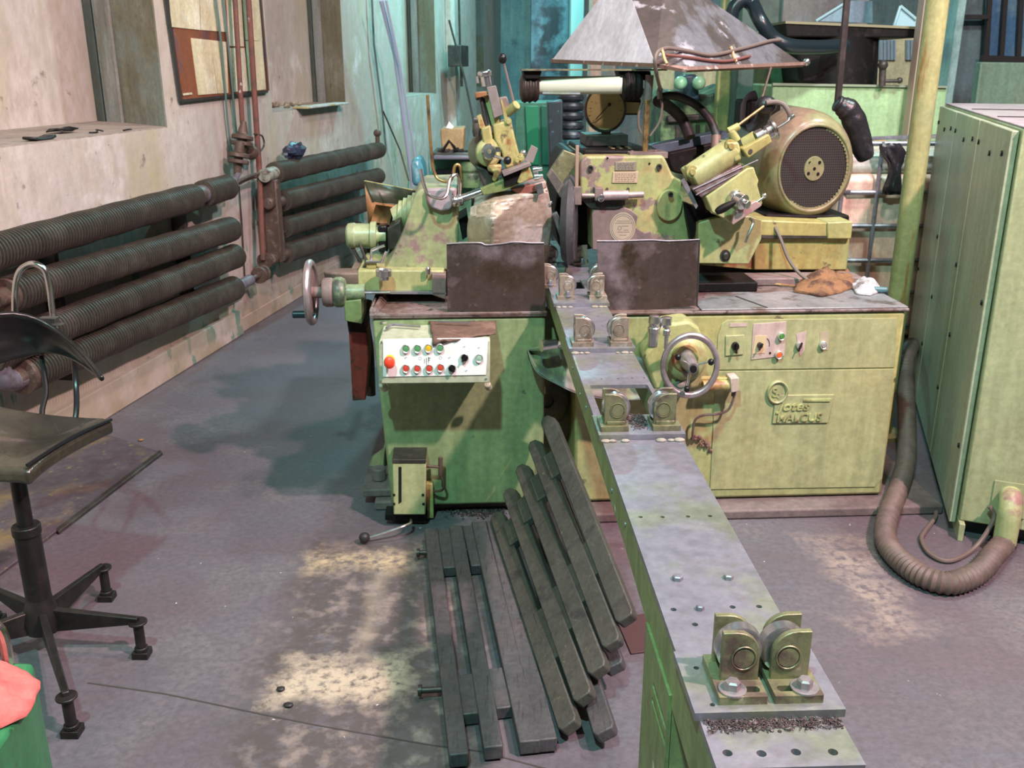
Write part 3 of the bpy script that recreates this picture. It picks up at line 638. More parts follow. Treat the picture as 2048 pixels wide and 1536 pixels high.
for f_ in feet:
    d = Vector((f_.x, f_.y, 0)); L = d.length; d.normalize(); n = Vector((-d.y, d.x, 0))
    leg = mk('leg', MB().hexa([d*.02+n*.012+Vector((0,0,.075)), d*.02-n*.012+Vector((0,0,.075)), d*.02-n*.012+Vector((0,0,.155)), d*.02+n*.012+Vector((0,0,.155))],
                        [d*L*1.01+n*.009+Vector((0,0,.115)), d*L*1.01-n*.009+Vector((0,0,.115)), d*L*1.01-n*.009+Vector((0,0,.135)), d*L*1.01+n*.009+Vector((0,0,.135))]), M_stoolmetal, st, bevel=.003)
    mk('foot', MB().cyl(f_+Vector((0,0,.115)), f_+Vector((0,0,.122)), .028).cyl(f_+Vector((0,0,.03)), f_+Vector((0,0,.12)), .015).cyl(f_+Vector((0,0,.022)), f_+Vector((0,0,.034)), .02).box(f_+Vector((-.024,-.022,.0)), f_+Vector((.024,.022,.022))), M_stoolmetal, leg, bevel=.002)
# backrest shell
top = [(-80,650,2.80),(0,621,2.88),(55,628,2.92),(100,648,2.93),(140,680,2.90),(175,716,2.82),(205,757,2.70)]
bot = [(-80,760,2.82),(0,725,2.92),(55,712,2.97),(95,705,2.98),(135,712,2.94),(172,735,2.85),(204,759,2.71)]
rowsb = []
for k in range(7):
    t = k/6; rowsb.append([so(GF.y(a[0]*(1-t)+b[0]*t, a[1]*(1-t)+b[1]*t, a[2]*(1-t)+b[2]*t+.03*math.sin(math.pi*t))) for a, b in zip(top, bot)])
mk('backrest', MB().loft(rowsb), mat('black_backrest_vinyl', (.012,.012,.012), [((.03,.028,.024), 4, .55, .75)], .3), st, solid=.012, subsurf=1)
mk('back_tube', MB().tube([so(GF.y(96, 905, 2.84)), so(GF.y(84, 830, 2.90)), so(GF.y(92, 780, 2.95)), so(GF.y(82, 712, 3.00))], .009, 10).tube([so(GF.y(138, 905, 2.80)), so(GF.y(152, 828, 2.88)), so(GF.y(152, 770, 2.95)), so(GF.y(148, 715, 2.98))], .009, 10), M_black, st)
mk('back_hoop', MB().tube([so(GF.y(30, 640, 3.0)), so(GF.y(30, 585, 3.0)), so(GF.y(38, 545, 3.0)), so(GF.y(62, 528, 3.0)), so(GF.y(88, 538, 3.0)), so(GF.y(98, 570, 3.0)), so(GF.y(104, 615, 3.0)), so(GF.y(110, 650, 3.0)), so(GF.y(120, 690, 3.0))], .010, 12, sub=8), M_mirror, st)
mk('hoop_clamp', MB().box(so(GF.y(84, 632, 2.99)), so(GF.y(112, 650, 2.96))).box(so(GF.y(96, 645, 2.97)), so(GF.y(122, 652, 2.94))), M_dark, st, bevel=.004)

# green cabinet corner with red cloth at the near left
gx, gy = -1.0, 1.62
cb = thing('green_tool_cabinet', 'bright green cabinet corner cut by the left edge of the picture', 'cabinet', loc=(-1.25, 1.45, 0))
pts = [(.36,-.25),(.352,.03),(.30,.165),(-.3,.165),(-.3,-.25)]
mk('body', MB().pris([(x, y, .01) for x, y in pts], (0,0,.57)), M_brightgreen, cb, bevel=.012)
mk('top_handle', MB().tube([(.12,.145,.57),(.14,.15,.66),(.21,.15,.685),(.255,.15,.66),(.258,.15,.575)], .011, 10), M_mirror, cb)
rg = rag('red_cloth', [(-.878,1.44),(-.895,1.53),(-.96,1.585),(-1.18,1.60),(-1.18,1.34),(-.95,1.37)], .583, M_ragred, .085, 3.1, fold=3)
tag(rg, 'crumpled pink-red cloth heaped on the bright green cabinet', 'cloth')

# ================================================================== SLATTED DUCKBOARDS
def slat(name, a, b, w_, t_, m, parent, up=(0,0,1), point=0.0):
    """a bar from a to b (centre line on its underside), w_ wide, t_ thick; pointed tips when point > 0"""
    a, b, up = Vector(a), Vector(b), Vector(up).normalized(); d = (b-a).normalized(); s_ = d.cross(up).normalized(); up = s_.cross(d)
    h = w_/2
    if point: o2_ = [a+d*point-s_*h, a+d*point*.2-s_*h*.35, a+s_*h*.5, a+d*point*.5+s_*h, b-d*point*.3+s_*h, b+s_*h*.75, b-s_*h*.75, b-d*point*.3-s_*h]
    else: o2_ = [a-s_*h, a+s_*h, b+s_*h, b-s_*h]
    return mk(name, MB().pris(o2_, up*t_), m, parent, bevel=.004)
db = thing('duckboard', 'flat dark slatted duckboard lying on the floor in front of the control panel', 'duckboard', loc=(-.15, 2.65, 0))
def dl(p): return Vector(p)-Vector((-.15, 2.65, 0))
def sl(pt, pb, z=.05): 
    a, b = GF.z(*pt, z), GF.z(*pb, z); return dl((a[0], a[1], z-.042)), dl((b[0], b[1], z-.042))
for (pt, pb, w_) in (((862,1056),(918,1508),.050), ((911,1050),(987,1493),.050), ((957,1042),(1060,1482),.055), ((985,1040),(1096,1478),.050)):
    a, b = sl(pt, pb); slat('slat', a, b, w_, .042, M_slat, db)
for (pt, pb, w_) in (((888,1056),(901,1132),.052), ((936,1048),(955,1128),.046), ((930,1345),(944,1424),.054), ((988,1333),(1010,1412),.050)):
    a, b = sl(pt, pb, .046); slat('spacer_block', a, b, w_, .038, M_slat, db)
for y1 in (3.22, 2.42):
    mk('tie_rod', MB().cyl(dl((-.335 if y1 > 3 else -.255, y1-.15, .028)), dl((-.02 if y1 < 3 else -.12, y1-.13, .028)), .009).cyl(dl((-.345 if y1 > 3 else -.265, y1-.15, .028)), dl((-.335 if y1 > 3 else -.255, y1-.15, .028)), .016), M_dark, db)

def leaning(name_label, base_f, base_b, top_f, top_b, n, w_, m, spacers, tilt_n, tips):
    """slats between a lower edge (front, back) and an upper edge"""
    c = (Vector(base_f)+Vector(base_b))/2; c.z = 0
    r = thing('duckboard', name_label, 'duckboard', loc=tuple(c))
    bf, bb, tf, tb = [Vector(p)-c for p in (base_f, base_b, top_f, top_b)]
    nrm = (bb-bf).cross(tf-bf).normalized()
    if nrm.x > 0: nrm = -nrm
    for i in range(n):
        t = i/(n-1); a = bb*(1-t)+tb*t; b = bf*(1-t)+tf*t
        slat('slat', a, b, w_, .034, m, r, up=nrm, point=tips)
    for (i, u0, u1, ww) in spacers:
        t = (i+.5)/(n-1); a = bb*(1-t)+tb*t; b = bf*(1-t)+tf*t
        slat('spacer_block', a+(b-a)*u0-nrm*.003, a+(b-a)*u1-nrm*.003, ww, .030, m, r, up=nrm)
    return r
leaning('dark duckboard stood on edge leaning to the right, nearest the flat duckboard',
        (.165,2.07,.045), (-.045,3.30,.055), (.335,2.32,.21), (.145,3.36,.43), 5, .058, M_slat2,
        [(i, .12+.01*i, .25+.01*i, .06) for i in range(4)]+[(i, .60+.01*i, .80-.01*i, .06) for i in range(4)], None, .05)
leaning('second dark duckboard leaning behind the first, under the roller beam',
        (.252,2.04,.045), (.11,3.24,.05), (.345,2.50,.12), (.20,3.28,.26), 3, .060, M_slat,
        [(i, .15, .30, .07) for i in range(2)]+[(i, .66, .80, .07) for i in range(2)], None, .05)

# ================================================================== ROLLER BEAM
rb = thing('roller_support_beam', 'long ground-steel roller support beam with green sides running from the foreground into the grinder', 'roller beam', RF)
HW, ZT = .091, .900
def rz(px, py, z=ZT): p = RF.z(px, py, z); return (p[0], p[1])
holes = []
for px, py in ((1203,758),(1236,757),(1264,756),(1288,756)): holes.append(circle(*rz(px, py), .0035, 10))
for px, py in ((1281,1034),(1325,1034),(1376,1033),(1420,1032)): holes.append(circle(*rz(px, py), .0042, 12))
for px, py in ((1347,1219),(1465,1214),(1518,1213),(1390,1249)): holes.append(circle(*rz(px, py), .0048, 12))
for px, py in ((1455,1506),(1523,1507),(1592,1504),(1666,1504)): holes.append(circle(*rz(px, py), .0062, 14))
for px, py in ((1147,633),(1196,632),(1204,651)): holes.append(circle(*rz(px, py), .0035, 10))
holes.append(rrect(-.073, 1.10, .080, 1.355, .006))
holes.append(rrect(-.040, 2.50, .045, 2.66, .006))
deck = plate_with_holes('deck_plate', [(-HW,-.092),(HW,-.092),(HW,3.02),(-HW,3.02)], holes, .010, M_steel, rb, ZT, bevel=.0012)
mk('side_flange', MB().pris([(-HW+.0005,-.09,ZT-.010),(-HW+.0005,3.0,ZT-.010),(-HW+.0005,3.0,ZT-.075),(-HW+.0005,.62,ZT-.080),(-HW+.0005,-.09,ZT-.115)], (.008,0,0)), M_beam, rb, bevel=.0012)
mk('side_flange', MB().pris([(HW-.0085,-.09,ZT-.010),(HW-.0085,3.0,ZT-.010),(HW-.0085,3.0,ZT-.075),(HW-.0085,.62,ZT-.080),(HW-.0085,-.09,ZT-.115)], (.008,0,0)), M_beam, rb, bevel=.0012)
mb = MB()
for i, yy in enumerate((.62, .80, 1.28, 1.42, 1.62)): mb.cyl((-HW-.0015, yy, ZT-.035-.012*(i % 2)), (-HW+.002, yy, ZT-.035-.012*(i % 2)), .006, seg=12)
mk('plug_screw', mb, M_steel, rb)
# legs
def leg(yc):
    x0, x1 = -.088, .088; zt = ZT-.082
    pts = [(x0, .005), (x1, .005), (x1, zt), (x0, zt)]
    hs = []
    o = plate_with_holes('leg', pts, hs, .010, M_beam, rb, 0, bevel=.001)
    o.data.transform(Matrix.Translation((0, yc, 0)) @ Matrix.Rotation(math.radians(90), 4, 'X'))
    fl = plate_with_holes('leg_flange', [(yc, .005), (yc+.195, .005), (yc+.195, zt), (yc, zt)], [rrect(yc-.0+.006, .748, yc+.115, .760, .005), rrect(yc+.006, .720, yc+.115, .732, .005)], .006, M_beam, o, 0, bevel=.001)
    fl.data.transform(Matrix(((0,0,1,x0-.001),(1,0,0,0),(0,1,0,0),(0,0,0,1))))
    mk('leg_flange', MB().box((x1-.008, yc+.0, .005), (x1+.001, yc+.07, zt)), M_beam, o, bevel=.001)
    mk('foot_plate', MB().box((x0-.03, yc-.03, .001), (x1+.03, yc+.10, .012)), M_beam, o, bevel=.002)
leg(.16)
def hexbolt(p, r, h, washer=True):
    p = Vector(p); mb = MB()
    if washer: mb.lathe(p, (0,0,1), [(r*1.75,0),(r*1.75,.0025),(r*1.0,.003)], 20); p = p+Vector((0,0,.003))
    mb.lathe(p, (0,0,1), [(r,0),(r,h*.8),(r*.75,h)], 6)
    return mb
mb = hexbolt((*rz(1355,1159), ZT+.0), .0088, .008, False); 
for px, py in ((1457,1157),(1400,1219)): h_ = hexbolt((*rz(px, py), ZT), .0082 if py < 1200 else .0065, .008, False); mb.add(h_.v, h_.f)
mk('hex_bolt', mb, M_steel, rb)
# stations: carrier plate and a pair of roller brackets
def bracket(x, y, z, side, m, kind):
    """side -1: straight flank on the left; y is the near cheek"""
    W_, Hh, T_ = .054, .074, .009
    def cheek(y0, y1, th_=T_):
        pts = [(-W_/2, 0), (W_/2, 0)]
        if side < 0: pts += [(W_/2, Hh*.55)]+[(W_/2-.034*(1-math.cos(a)), Hh*.55+(Hh*.45)*math.sin(a)) for a in [math.radians(k*15) for k in range(1, 7)]]+[(-W_/2, Hh)]
        else:
            L_ = [(-W_/2+.034*(1-math.cos(a)), Hh*.55+(Hh*.45)*math.sin(a)) for a in [math.radians(k*15) for k in range(1, 7)]]
            pts += [(W_/2, Hh)]+list(reversed(L_))+[(-W_/2, Hh*.55)]
        return [(x+a*.94, y0, z+.010+b) for a, b in pts]
    br = mk('roller_bracket', MB().pris(cheek(y, 0), (0, T_, 0)).pris(cheek(y+.042, 0), (0, T_, 0)), m, rb, bevel=.0012)
    foot = -.036 if kind == 'slot' else -.016
    fx0, fx1 = (x-W_/2-.008, x+W_/2+.002) if side < 0 else (x-W_/2-.002, x+W_/2+.008)
    hs = [rrect(x-.022, y-.026, x+.022, y-.014, .005)] if kind == 'slot' else []
    plate_with_holes('bracket_foot', [(fx0, y+foot), (fx1, y+foot), (fx1, y+.060), (fx0, y+.060)], hs, .012, m, br, z+.012, bevel=.0012)
    rx = x+(.004 if side < 0 else -.004)
    rc = Vector((rx, y+T_+.005, z+.046))
    mk('roller', MB().lathe(rc, (0,1,0), [(.012,0),(.030,0),(.0345,.003),(.0345,.020),(.030,.023),(.012,.023)], 36, .93), M_roller, br)
    mk('axle_pin', MB().lathe(rc-Vector((0,T_+.0065,0)), (0,1,0), [(.0145,0),(.0145,.06)], 24, .93).torus(rc-Vector((0,T_+.006,0)), (0,1,0), .0172, .0012, 24, 6, .93), m, br)
    if kind == 'slot':
        b = hexbolt((x+side*.014, y-.020, z+.012), .0105, .012); mk('hex_bolt', b, M_wheelrim, br)
    elif kind == 'bolt':
        b = hexbolt((x+.004, y-.010, z+.012), .0075, .016); mk('hex_bolt', b, M_steel, br)
    else:
        mk('slot_lip', MB().box((x-.02, y-.004, z+.012), (x+.022, y, z+.020)), m, br, bevel=.001)
for (y0, y1, xa, xb, yb, m, kind, zz) in ((-.004, .132, -.0290, .0385, .046, M_bracket, 'slot', ZT), (.965, 1.095, -.057, .056, 1.000, M_bracket, 'lip', ZT), (1.655, 1.775, -.053, .055, 1.688, M_bracketfar, 'lip', ZT),
                                      (2.215, 2.35, -.046, .062, 2.285, M_bracketfar, 'bolt', ZT), (0,0, -.088, .104, 2.545, M_bracketfar, 'bolt', ZT-.004), (2.84, 2.96, -.060, .070, 2.885, M_bracketfar, 'bolt', ZT)):
    zt_ = zz
    if y1:
        hs = []
        if y0 < 0: hs = [circle(-.075, .092, .0040, 12), circle(-.072, .012, .0036, 12), circle(-.060, .036, .0026, 10)]
        plate_with_holes('carrier_plate', [(-.0985, y0), (.0985, y0), (.0985, y1), (-.0985, y1)], hs, .012, M_steel if y0 < 1.6 else M_steel, rb, ZT+.0125, bevel=.0015)
        zt_ = ZT+.0125
    bracket(xa, yb, zt_, -1, m, kind); bracket(xb, yb, zt_, 1, m, kind)
# swarf in front of the nearest plates, putty lumps
def swarf(name, x0, x1, y0, y1, z, n, label, m=M_chip):
    mb = MB()
    for i in range(n):
        p = Vector((random.uniform(x0, x1), random.triangular(y0, y1, y1), z+random.uniform(.0005, .003))); a = random.uniform(0, 6.28); L = random.uniform(.002, .006)
        d = Vector((math.cos(a), math.sin(a), random.uniform(-.2, .5)))*L
        mb.tube([p-d, p+Vector((0,0,.001))+d.cross(Vector((0,0,.3))), p+d], .0006, 4, sub=2)
    for i in range(n//2):
        p = Vector((random.uniform(x0, x1), random.triangular(y0, y1, y1), z)); mb.ball(p, random.uniform(.001, .0028), 6)
    o = mk(name, mb, m); o.location = (RF.o[0], RF.o[1], 0); o.rotation_euler = (0, 0, math.radians(RF.deg))
    return tag(o, label, 'metal shavings', kind='stuff')
swarf('metal_swarf', -.086, .090, -.030, -.006, ZT, 420, 'matted metal swarf in front of the nearest roller plate')
swarf('metal_swarf', -.020, .022, .985, 1.09, ZT+.0125, 220, 'loose metal chips between the second pair of rollers')
mb = MB()
for yy in (.955, 1.645, 2.205):
    for i in (0, 1, 2, 6, 7, 8):
        x = -.085+i*.021; mb.ball((x+random.uniform(-.005,.005), yy, ZT+.002), random.uniform(.004, .009), 8, 1.5, .6)
mk('weld_bead', mb, M_plug, rb, angle=60)

# ================================================================== CENTERLESS GRINDER
gm = thing('centreless_grinder', 'large yellow-green centreless grinding machine with control panel, handwheels and round motor', 'grinding machine', MF)
F = MF
# ---- bodies
def P2(pts, y): return [F.y(a, b, y) for a, b in pts]
ZTAB = .826
body = MB().hexa([(-.478,0,.045),(.125,0,.045),(.125,1.5,.045),(-.478,1.5,.045)], [(-.520,0,ZTAB-.012),(.125,0,ZTAB-.012),(.125,1.5,ZTAB-.012),(-.520,1.5,ZTAB-.012)])
left = mk('left_pedestal', body, M_box, gm, bevel=.012)
mk('pedestal_foot', MB().pris([F.y(768,905,.3), F.y(768,1000,.3), F.y(738,995,.3), F.y(728,975,.3), F.y(735,955,.3), F.y(758,940,.3)], (0,.25,0)), M_box, left, bevel=.012)
mk('levelling_foot', MB().box((-.60,.10,.042), (-.46,.35,.075)).cyl((-.54,.2,.075), (-.54,.2,.13), .03), M_plinth, left, bevel=.006)
right = mk('right_body', MB().box((.245,0,.045), (1.507,1.5,ZTAB-.012)), M_green, gm, bevel=.014)
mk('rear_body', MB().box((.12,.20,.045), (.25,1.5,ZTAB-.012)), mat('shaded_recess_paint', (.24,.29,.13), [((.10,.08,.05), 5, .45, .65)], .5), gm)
cv = F.y(1130, 868, .17)
mk('pulley_cover', MB().lathe((.15,.20,.42), (0,-1,0), [(.11,0),(.11,.03),(.095,.04),(.03,.04),(.03,.03),(.022,.028)], 36, .9), mat('dull_green_cover', (.14,.17,.07), [((.06,.05,.03), 7, .5, .65)], .5), gm, bevel=.002)
mk('side_foot', MB().pris([(1.50,.3,.05),(1.58,.3,.05),(1.58,.3,.10),(1.545,.3,.15),(1.52,.3,.24),(1.50,.3,.28)], (0,.35,0)), M_green, right, bevel=.006)
# ---- table top
tabpts = [(-.527,-.008),(.13,-.008),(.13,.10),(.245,.10),(.245,-.008),(1.515,-.008),(1.515,1.55),(-.527,1.55)]
mk('table_top', MB().pris([(x, y, ZTAB-.012) for x, y in tabpts], (0,0,.012)), M_dirt, gm, bevel=.004)
mk('table_plate', MB().pris([(.715,.0,ZTAB),(1.512,.0,ZTAB),(1.512,.34,ZTAB),(1.40,.36,ZTAB),(.80,.20,ZTAB),(.715,.12,ZTAB)], (0,0,.006)), M_tray, gm, bevel=.002)
mb = MB()
for x in (.90,): mb.box((x, .02, ZTAB+.0061), (x+.004, .19, ZTAB+.0075))
mk('plate_joint', MB().pris([(.965,.01,ZTAB+.006),(.972,.01,ZTAB+.006),(.905,.20,ZTAB+.006),(.898,.20,ZTAB+.006)], (0,0,.002)), M_dark, gm)
mk('pan_rim', MB().box((-.527,-.008,ZTAB), (-.517,.95,ZTAB+.022)).box((-.527,-.010,ZTAB-.004), (.13,.002,ZTAB+.008)).hexa([(-.52,-.004,ZTAB),(-.50,-.004,ZTAB),(-.47,.25,ZTAB),(-.50,.25,ZTAB)], [(-.52,-.004,ZTAB+.02),(-.505,-.004,ZTAB+.02),(-.49,.25,ZTAB+.03),(-.50,.25,ZTAB+.03)]), M_dirt, gm, bevel=.003)
# void under the left slide
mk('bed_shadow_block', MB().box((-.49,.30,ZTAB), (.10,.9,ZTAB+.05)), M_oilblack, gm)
# ---- right front panels
def fpoly(pts, y0, y1, m, name='panel', par=None, **k): return mk(name, ppoly(F, pts, y0, y1), m, par or right, **k)
def rr_px(x0, y0, x1, y1, r):
    return [(a, b) for a, b in rrect(x0, y0, x1, y1, r)]
fpoly([(1455,640),(1444,648),(1436,672),(1433,740),(1789,735),(1795,636)], -.005, .001, M_greenclean, 'upper_panel', bevel=.0015)
fpoly([(1432,743),(1788,738),(1764,958),(1750,974),(1420,979)], -.005, .001, M_greenclean, 'lower_panel', bevel=.0015)
# switches
def fc(px, py, y): return Vector(F.y(px, py, y))
ep = mk('switch_plate', ppoly(F, [(1452,672),(1489,670),(1487,709),(1451,712)], -.012, -.004), M_greenclean, right, bevel=.0015)
def rotary(px, py, y0, r, par, ring=M_black, ang=.0):
    c = fc(px, py, y0); mb = MB().lathe(c, (0,-1,0), [(r,0),(r*.95,.010),(r*.8,.016)], 24, .88)
    o = mk('rotary_switch', mb, ring, par)
    d = Vector((math.sin(ang), 0, math.cos(ang))); s_ = Vector((d.z, 0, -d.x))
    mk('switch_grip', MB().pris([c+Vector((0,-.014,0))+d*r*1.1+s_*r*.12, c+Vector((0,-.014,0))-d*r*1.35+s_*r*.22, c+Vector((0,-.014,0))-d*r*1.35-s_*r*.22, c+Vector((0,-.014,0))+d*r*1.1-s_*r*.12], (0,-.014,0)), M_black, o, bevel=.0015)
    return o
rotary(1470, 692, -.012, .017, right)
fpoly([(1460,647),(1495,646),(1494,653),(1459,654)], -.0075, -.004, M_pinkplate, 'name_strip')
fpoly([(1507,648),(1573,643),(1569,712),(1502,720)], -.0085, -.004, M_pinkplate, 'pink_plate', bevel=.001)
fpoly([(1510,672),(1534,671),(1530,706),(1505,708)], -.0105, -.008, mat('yellowed_scale_plate', (.60,.50,.30), (), .5), 'scale_plate')
mb = MB(); c = fc(1526, 690, -.0095); mb.tube([c+Vector((.028*.9*math.sin(a), 0, .030*math.cos(a))) for a in [math.radians(k) for k in range(30, 110, 12)]], .0013, 6)
mk('scale_arc', mb, M_black, right)
rotary(1519, 690, -.010, .012, right, M_dark, .5)
def pushb(px, py, y0, r, capm, par, h=.010, cap_h=.006, sx=.87, axis=(0,-1,0), name='push_button'):
    c = fc(px, py, y0)
    o = mk(name, MB().lathe(c, axis, [(r,0),(r,h),(r*.88,h+.002),(r*.74,h+.0005),(r*.74,0)], 24, sx), M_alu, par)
    mk('cap', MB().lathe(c+Vector(axis)*(h*.4), axis, [(r*.72,0),(r*.72,cap_h*.7),(r*.5,cap_h)], 24, sx), capm, o)
    return o
pushb(1561, 671, -.0085, .0155, mat('green_lens', (.07,.26,.05), (), .3), right, .016, .012)
pushb(1556, 708, -.0085, .0160, M_orange, right, .016, .012)
mk('indicator_hole', MB().lathe(fc(1540,706,-.0085), (0,-1,0), [(.0045,0),(.0045,.002)], 12, .9), M_black, right)
c = fc(1597, 688, -.006)
fpoly([(1592,668),(1613,662),(1609,700),(1600,712)], -.0065, -.004, M_pinkplate, 'worn_patch')
rotary(1597, 690, -.006, .0150, right, M_greylens, .35)
fpoly([(1640,664),(1658,662),(1656,700),(1640,700)], -.0065, -.004, mat('pale_stain_plate', (.42,.38,.26), (), .5), 'worn_patch')
pushb(1645, 689, -.006, .0160, M_greylens, right, .014, .012)
# emblem and lettering in relief
em = mk('maker_plaque', ppoly(F, [(1551,790),(1579,790.5),(1669,789.5),(1656,846),(1545,847),(1550,806)], -.013, -.004), M_greenclean, right, bevel=.0018)
rc = fc(1554, 783, -.006)
mk('emblem_ring', MB().lathe(rc, (0,-1,0), [(.0475,0),(.0475,.012),(.043,.016),(.037,.012),(.037,.006),(0.001,.006)], 40, .87), M_greenclean, em)
rot = RX90.copy()
def ftext(name, body, px, py, y, size, m, par, sx=.87, shear=0, th=.0025, align='LEFT', spacing=1.0):
    return text_mesh(name, body, size, th, m, par, Vector(F.y(px, py, y)), rot, sx, shear, align, spacing)
M_relief = mat('raised_letter_paint', (.42,.47,.20), [((.22,.19,.10), 30, .5, .7)], .45)
ftext('raised_emblem', 'S', 1543, 794, -.014, .055, M_relief, em, .9, th=.003)
ftext('raised_emblem', 'S', 1549, 803, -.013, .050, M_relief, em, .9, th=.003)
ftext('raised_letters', 'Jotes', 1556, 821, -.0155, .054, M_relief, em, 1.12, .28, .004)
mk('letter_bar', ppoly(F, [(1608,799),(1663,798),(1661,803),(1607,803)], -.019, -.012), M_relief, em)
ftext('raised_letters', 'MALCUS', 1552, 843, -.0155, .046, M_relief, em, 1.03, .1, .004)

# ---- control panel on the left pedestal
yp = -.235
cp = mk('control_panel', MB().pris([F.y(757,686.5,yp), F.y(980.5,680,yp), F.y(980,766,yp), F.y(758,768,yp)], (0, -yp, 0)), M_panelbox, gm, bevel=.004)
fp = mk('face_plate', ppoly(F, [(766,679),(853,677.5),(976,676),(972,750),(766,754)], yp-.004, yp+.002), M_white, cp, bevel=.001)
for px, py, m_ in ((812,696,M_greencap),(835,696,M_greencap),(857,695,M_yellowcap),(880,695,M_greencap),(812,735.5,M_redcap),(834.5,736,M_redcap),(858.5,735.5,M_redcap),(881,734,M_redcap)):
    pushb(px, py, yp-.004, .0165, m_, cp)
pushb(958, 715, yp-.004, .0165, M_palegreen, cp)
for px, py, a in ((929,714,.6),(904,735,-.6)):
    c = fc(px, py, yp-.004); o = mk('selector_switch', MB().lathe(c, (0,-1,0), [(.017,0),(.017,.010),(.0145,.012),(.0125,.010)], 24, .87), M_alu, cp)
    d = Vector((math.sin(a), 0, math.cos(a))); s_ = Vector((d.z, 0, -d.x)); c2 = c+Vector((0,-.009,0))
    mk('knob', MB().lathe(c, (0,-1,0), [(.0125,0),(.0125,.012)], 20, .87).pris([c2+d*.013+s_*.004, c2-d*.013+s_*.004, c2-d*.013-s_*.004, c2+d*.013-s_*.004], (0,-.012,0)), M_black, o)
c = fc(780, 720, yp-.004)
eb = mk('emergency_button', MB().lathe(c, (0,-1,0), [(.020,0),(.020,.006),(.012,.008),(.012,.030)], 24, .87), M_yellowcap, cp)
mk('mushroom_cap', MB().lathe(c+Vector((0,-.026,.0)), (0,-1,0), [(.012,-.002),(.021,0),(.0225,.006),(.019,.016),(.011,.021),(.002,.023)], 28, .87), M_red, eb)
mk('knuckle', MB().cyl(F.y(764,768,-.15), F.y(770,779,-.13), .013).cyl(F.y(974,768,-.15), F.y(978,776,-.13), .013), M_panelbox, cp, bevel=.003)
mb = MB()
for px, py in ((763,672),(762,762),(972,757)): mb.lathe(fc(px, py+ (12 if py < 680 else 0), yp-.001), (0,-1,0), [(.0035,-.003),(.0035,.003)], 10)
mk('screw', mb, M_chrome, cp)
M_faint = mat('faded_ink', (.25,.33,.55), (), .6)
mb = MB()
def inkline(mb, pts, y, w_=.0011): mb.tube([F.y(a, b, y) for a, b in pts], w_, 4, smooth=False)
inkline(mb, [(853,716),(853,728)], yp-.0045); inkline(mb, [(857,714),(857,726)], yp-.0045); inkline(mb, [(857,716),(861,716)], yp-.0045); inkline(mb, [(857,720),(860,720)], yp-.0045)
inkline(mb, [(849,718),(849,727)], yp-.0045, .0008)
mk('pen_mark', mb, mat('dark_ink', (.05,.05,.08), (), .6), cp)
mb = MB()
mb.torus(F.y(840,717,yp-.0045), (0,1,0), .0055, .0006, 16, 4, .87); mb.torus(F.y(881,716,yp-.0045), (0,1,0), .0055, .0006, 16, 4, .87)
for px, py in ((811,716),(898,716),(928,694),(957,696),(932,742)):
    inkline(mb, [(px-3,py),(px+3,py-1)], yp-.0045, .0006); inkline(mb, [(px-1,py+3),(px+2,py-3)], yp-.0045, .0006)
mk('faded_symbol', mb, M_faint, cp)

# ---- lubricator pump on the pedestal
lb = mk('oil_pump_box', ppoly(F, [(785,926),(852,926),(851,1030),(787,1030)], -.12, 0), M_greenclean, gm, bevel=.005)
mk('pump_lid', ppoly(F, [(784,919),(852,919),(852,927),(784,927)], -.123, 0), M_dark, lb, bevel=.002)
p = Vector(F.y(815, 918, -.06)); mk('filler_cap', MB().lathe(p, (0,0,1), [(.026,0),(.026,.010),(.022,.013)], 24), M_bracket, lb, bevel=.001)
mk('sight_slot', ppoly(F, [(797,934),(803,934),(803,1004),(797,1008)], -.1215, -.118), M_black, lb)
for px, py in ((788,990),(788,1008),(846,990),(847,1008)): mk('corner_hole', MB().lathe(fc(px,py,-.121), (0,-1,0), [(.006,0),(.006,.001)], 12, .9), M_black, lb)
mk('pump_lever', MB().tube([F.y(822,1040,-.13), F.y(820,1047,-.17), F.y(800,1055,-.20), F.y(735,1076,-.22)], .0055, 10), M_chrome, lb)
p = Vector(F.y(729, 1075, -.22)); mk('lever_knob', MB().ball(p, .020, 20, 1.05), M_blackrub, lb)
mk('oil_fitting', MB().cyl(F.y(852,932,-.06), F.y(880,934,-.06), .006).cyl(F.y(881,915,-.06), F.y(881,950,-.06), .009).tube([F.y(881,950,-.06), F.y(888,968,-.06), F.y(884,980,-.05), F.y(868,982,-.03), F.y(858,975,-.01)], .005, 8), M_valve, lb)
mk('pump_bracket', MB().box(F.y(852,968,-.04), F.y(868,1028,0)), M_rustyyellow, lb, bevel=.003)
mk('base_drawer', ppoly(F, [(770,1030),(855,1030),(852,1046),(770,1040)], -.08, .0), M_oilblack, lb)

# ---- splash guards
def guardplate(pts, y0, label):
    o = mk('splash_guard', ppoly(F, pts, y0, y0+.004), M_guard, gm, bevel=.0008)
    return o
g1 = guardplate([(893,489),(960,487),(985,490),(1010,486),(1088,487),(1091,624),(895,622)], .03, '')
mk('torn_edge', MB().tube([F.y(x, y, .028) for x, y in ((893,488),(925,486),(960,486),(972,490),(1000,488),(1030,484),(1060,486),(1088,486))], .0028, 6), M_steel, g1)
g2 = guardplate([(1194,482),(1300,480),(1399,479),(1394,611),(1300,620),(1197,622)], .03, '')
mk('bright_edge', MB().tube([F.y(x, y, .028) for x, y in ((1194,482),(1240,482),(1300,480),(1340,482),(1399,479))], .0022, 6), M_steel, g2)
mk('side_edge', MB().tube([F.y(1399,479,.03), F.y(1394,611,.03)], .003, 6, smooth=False), M_dark, g2)

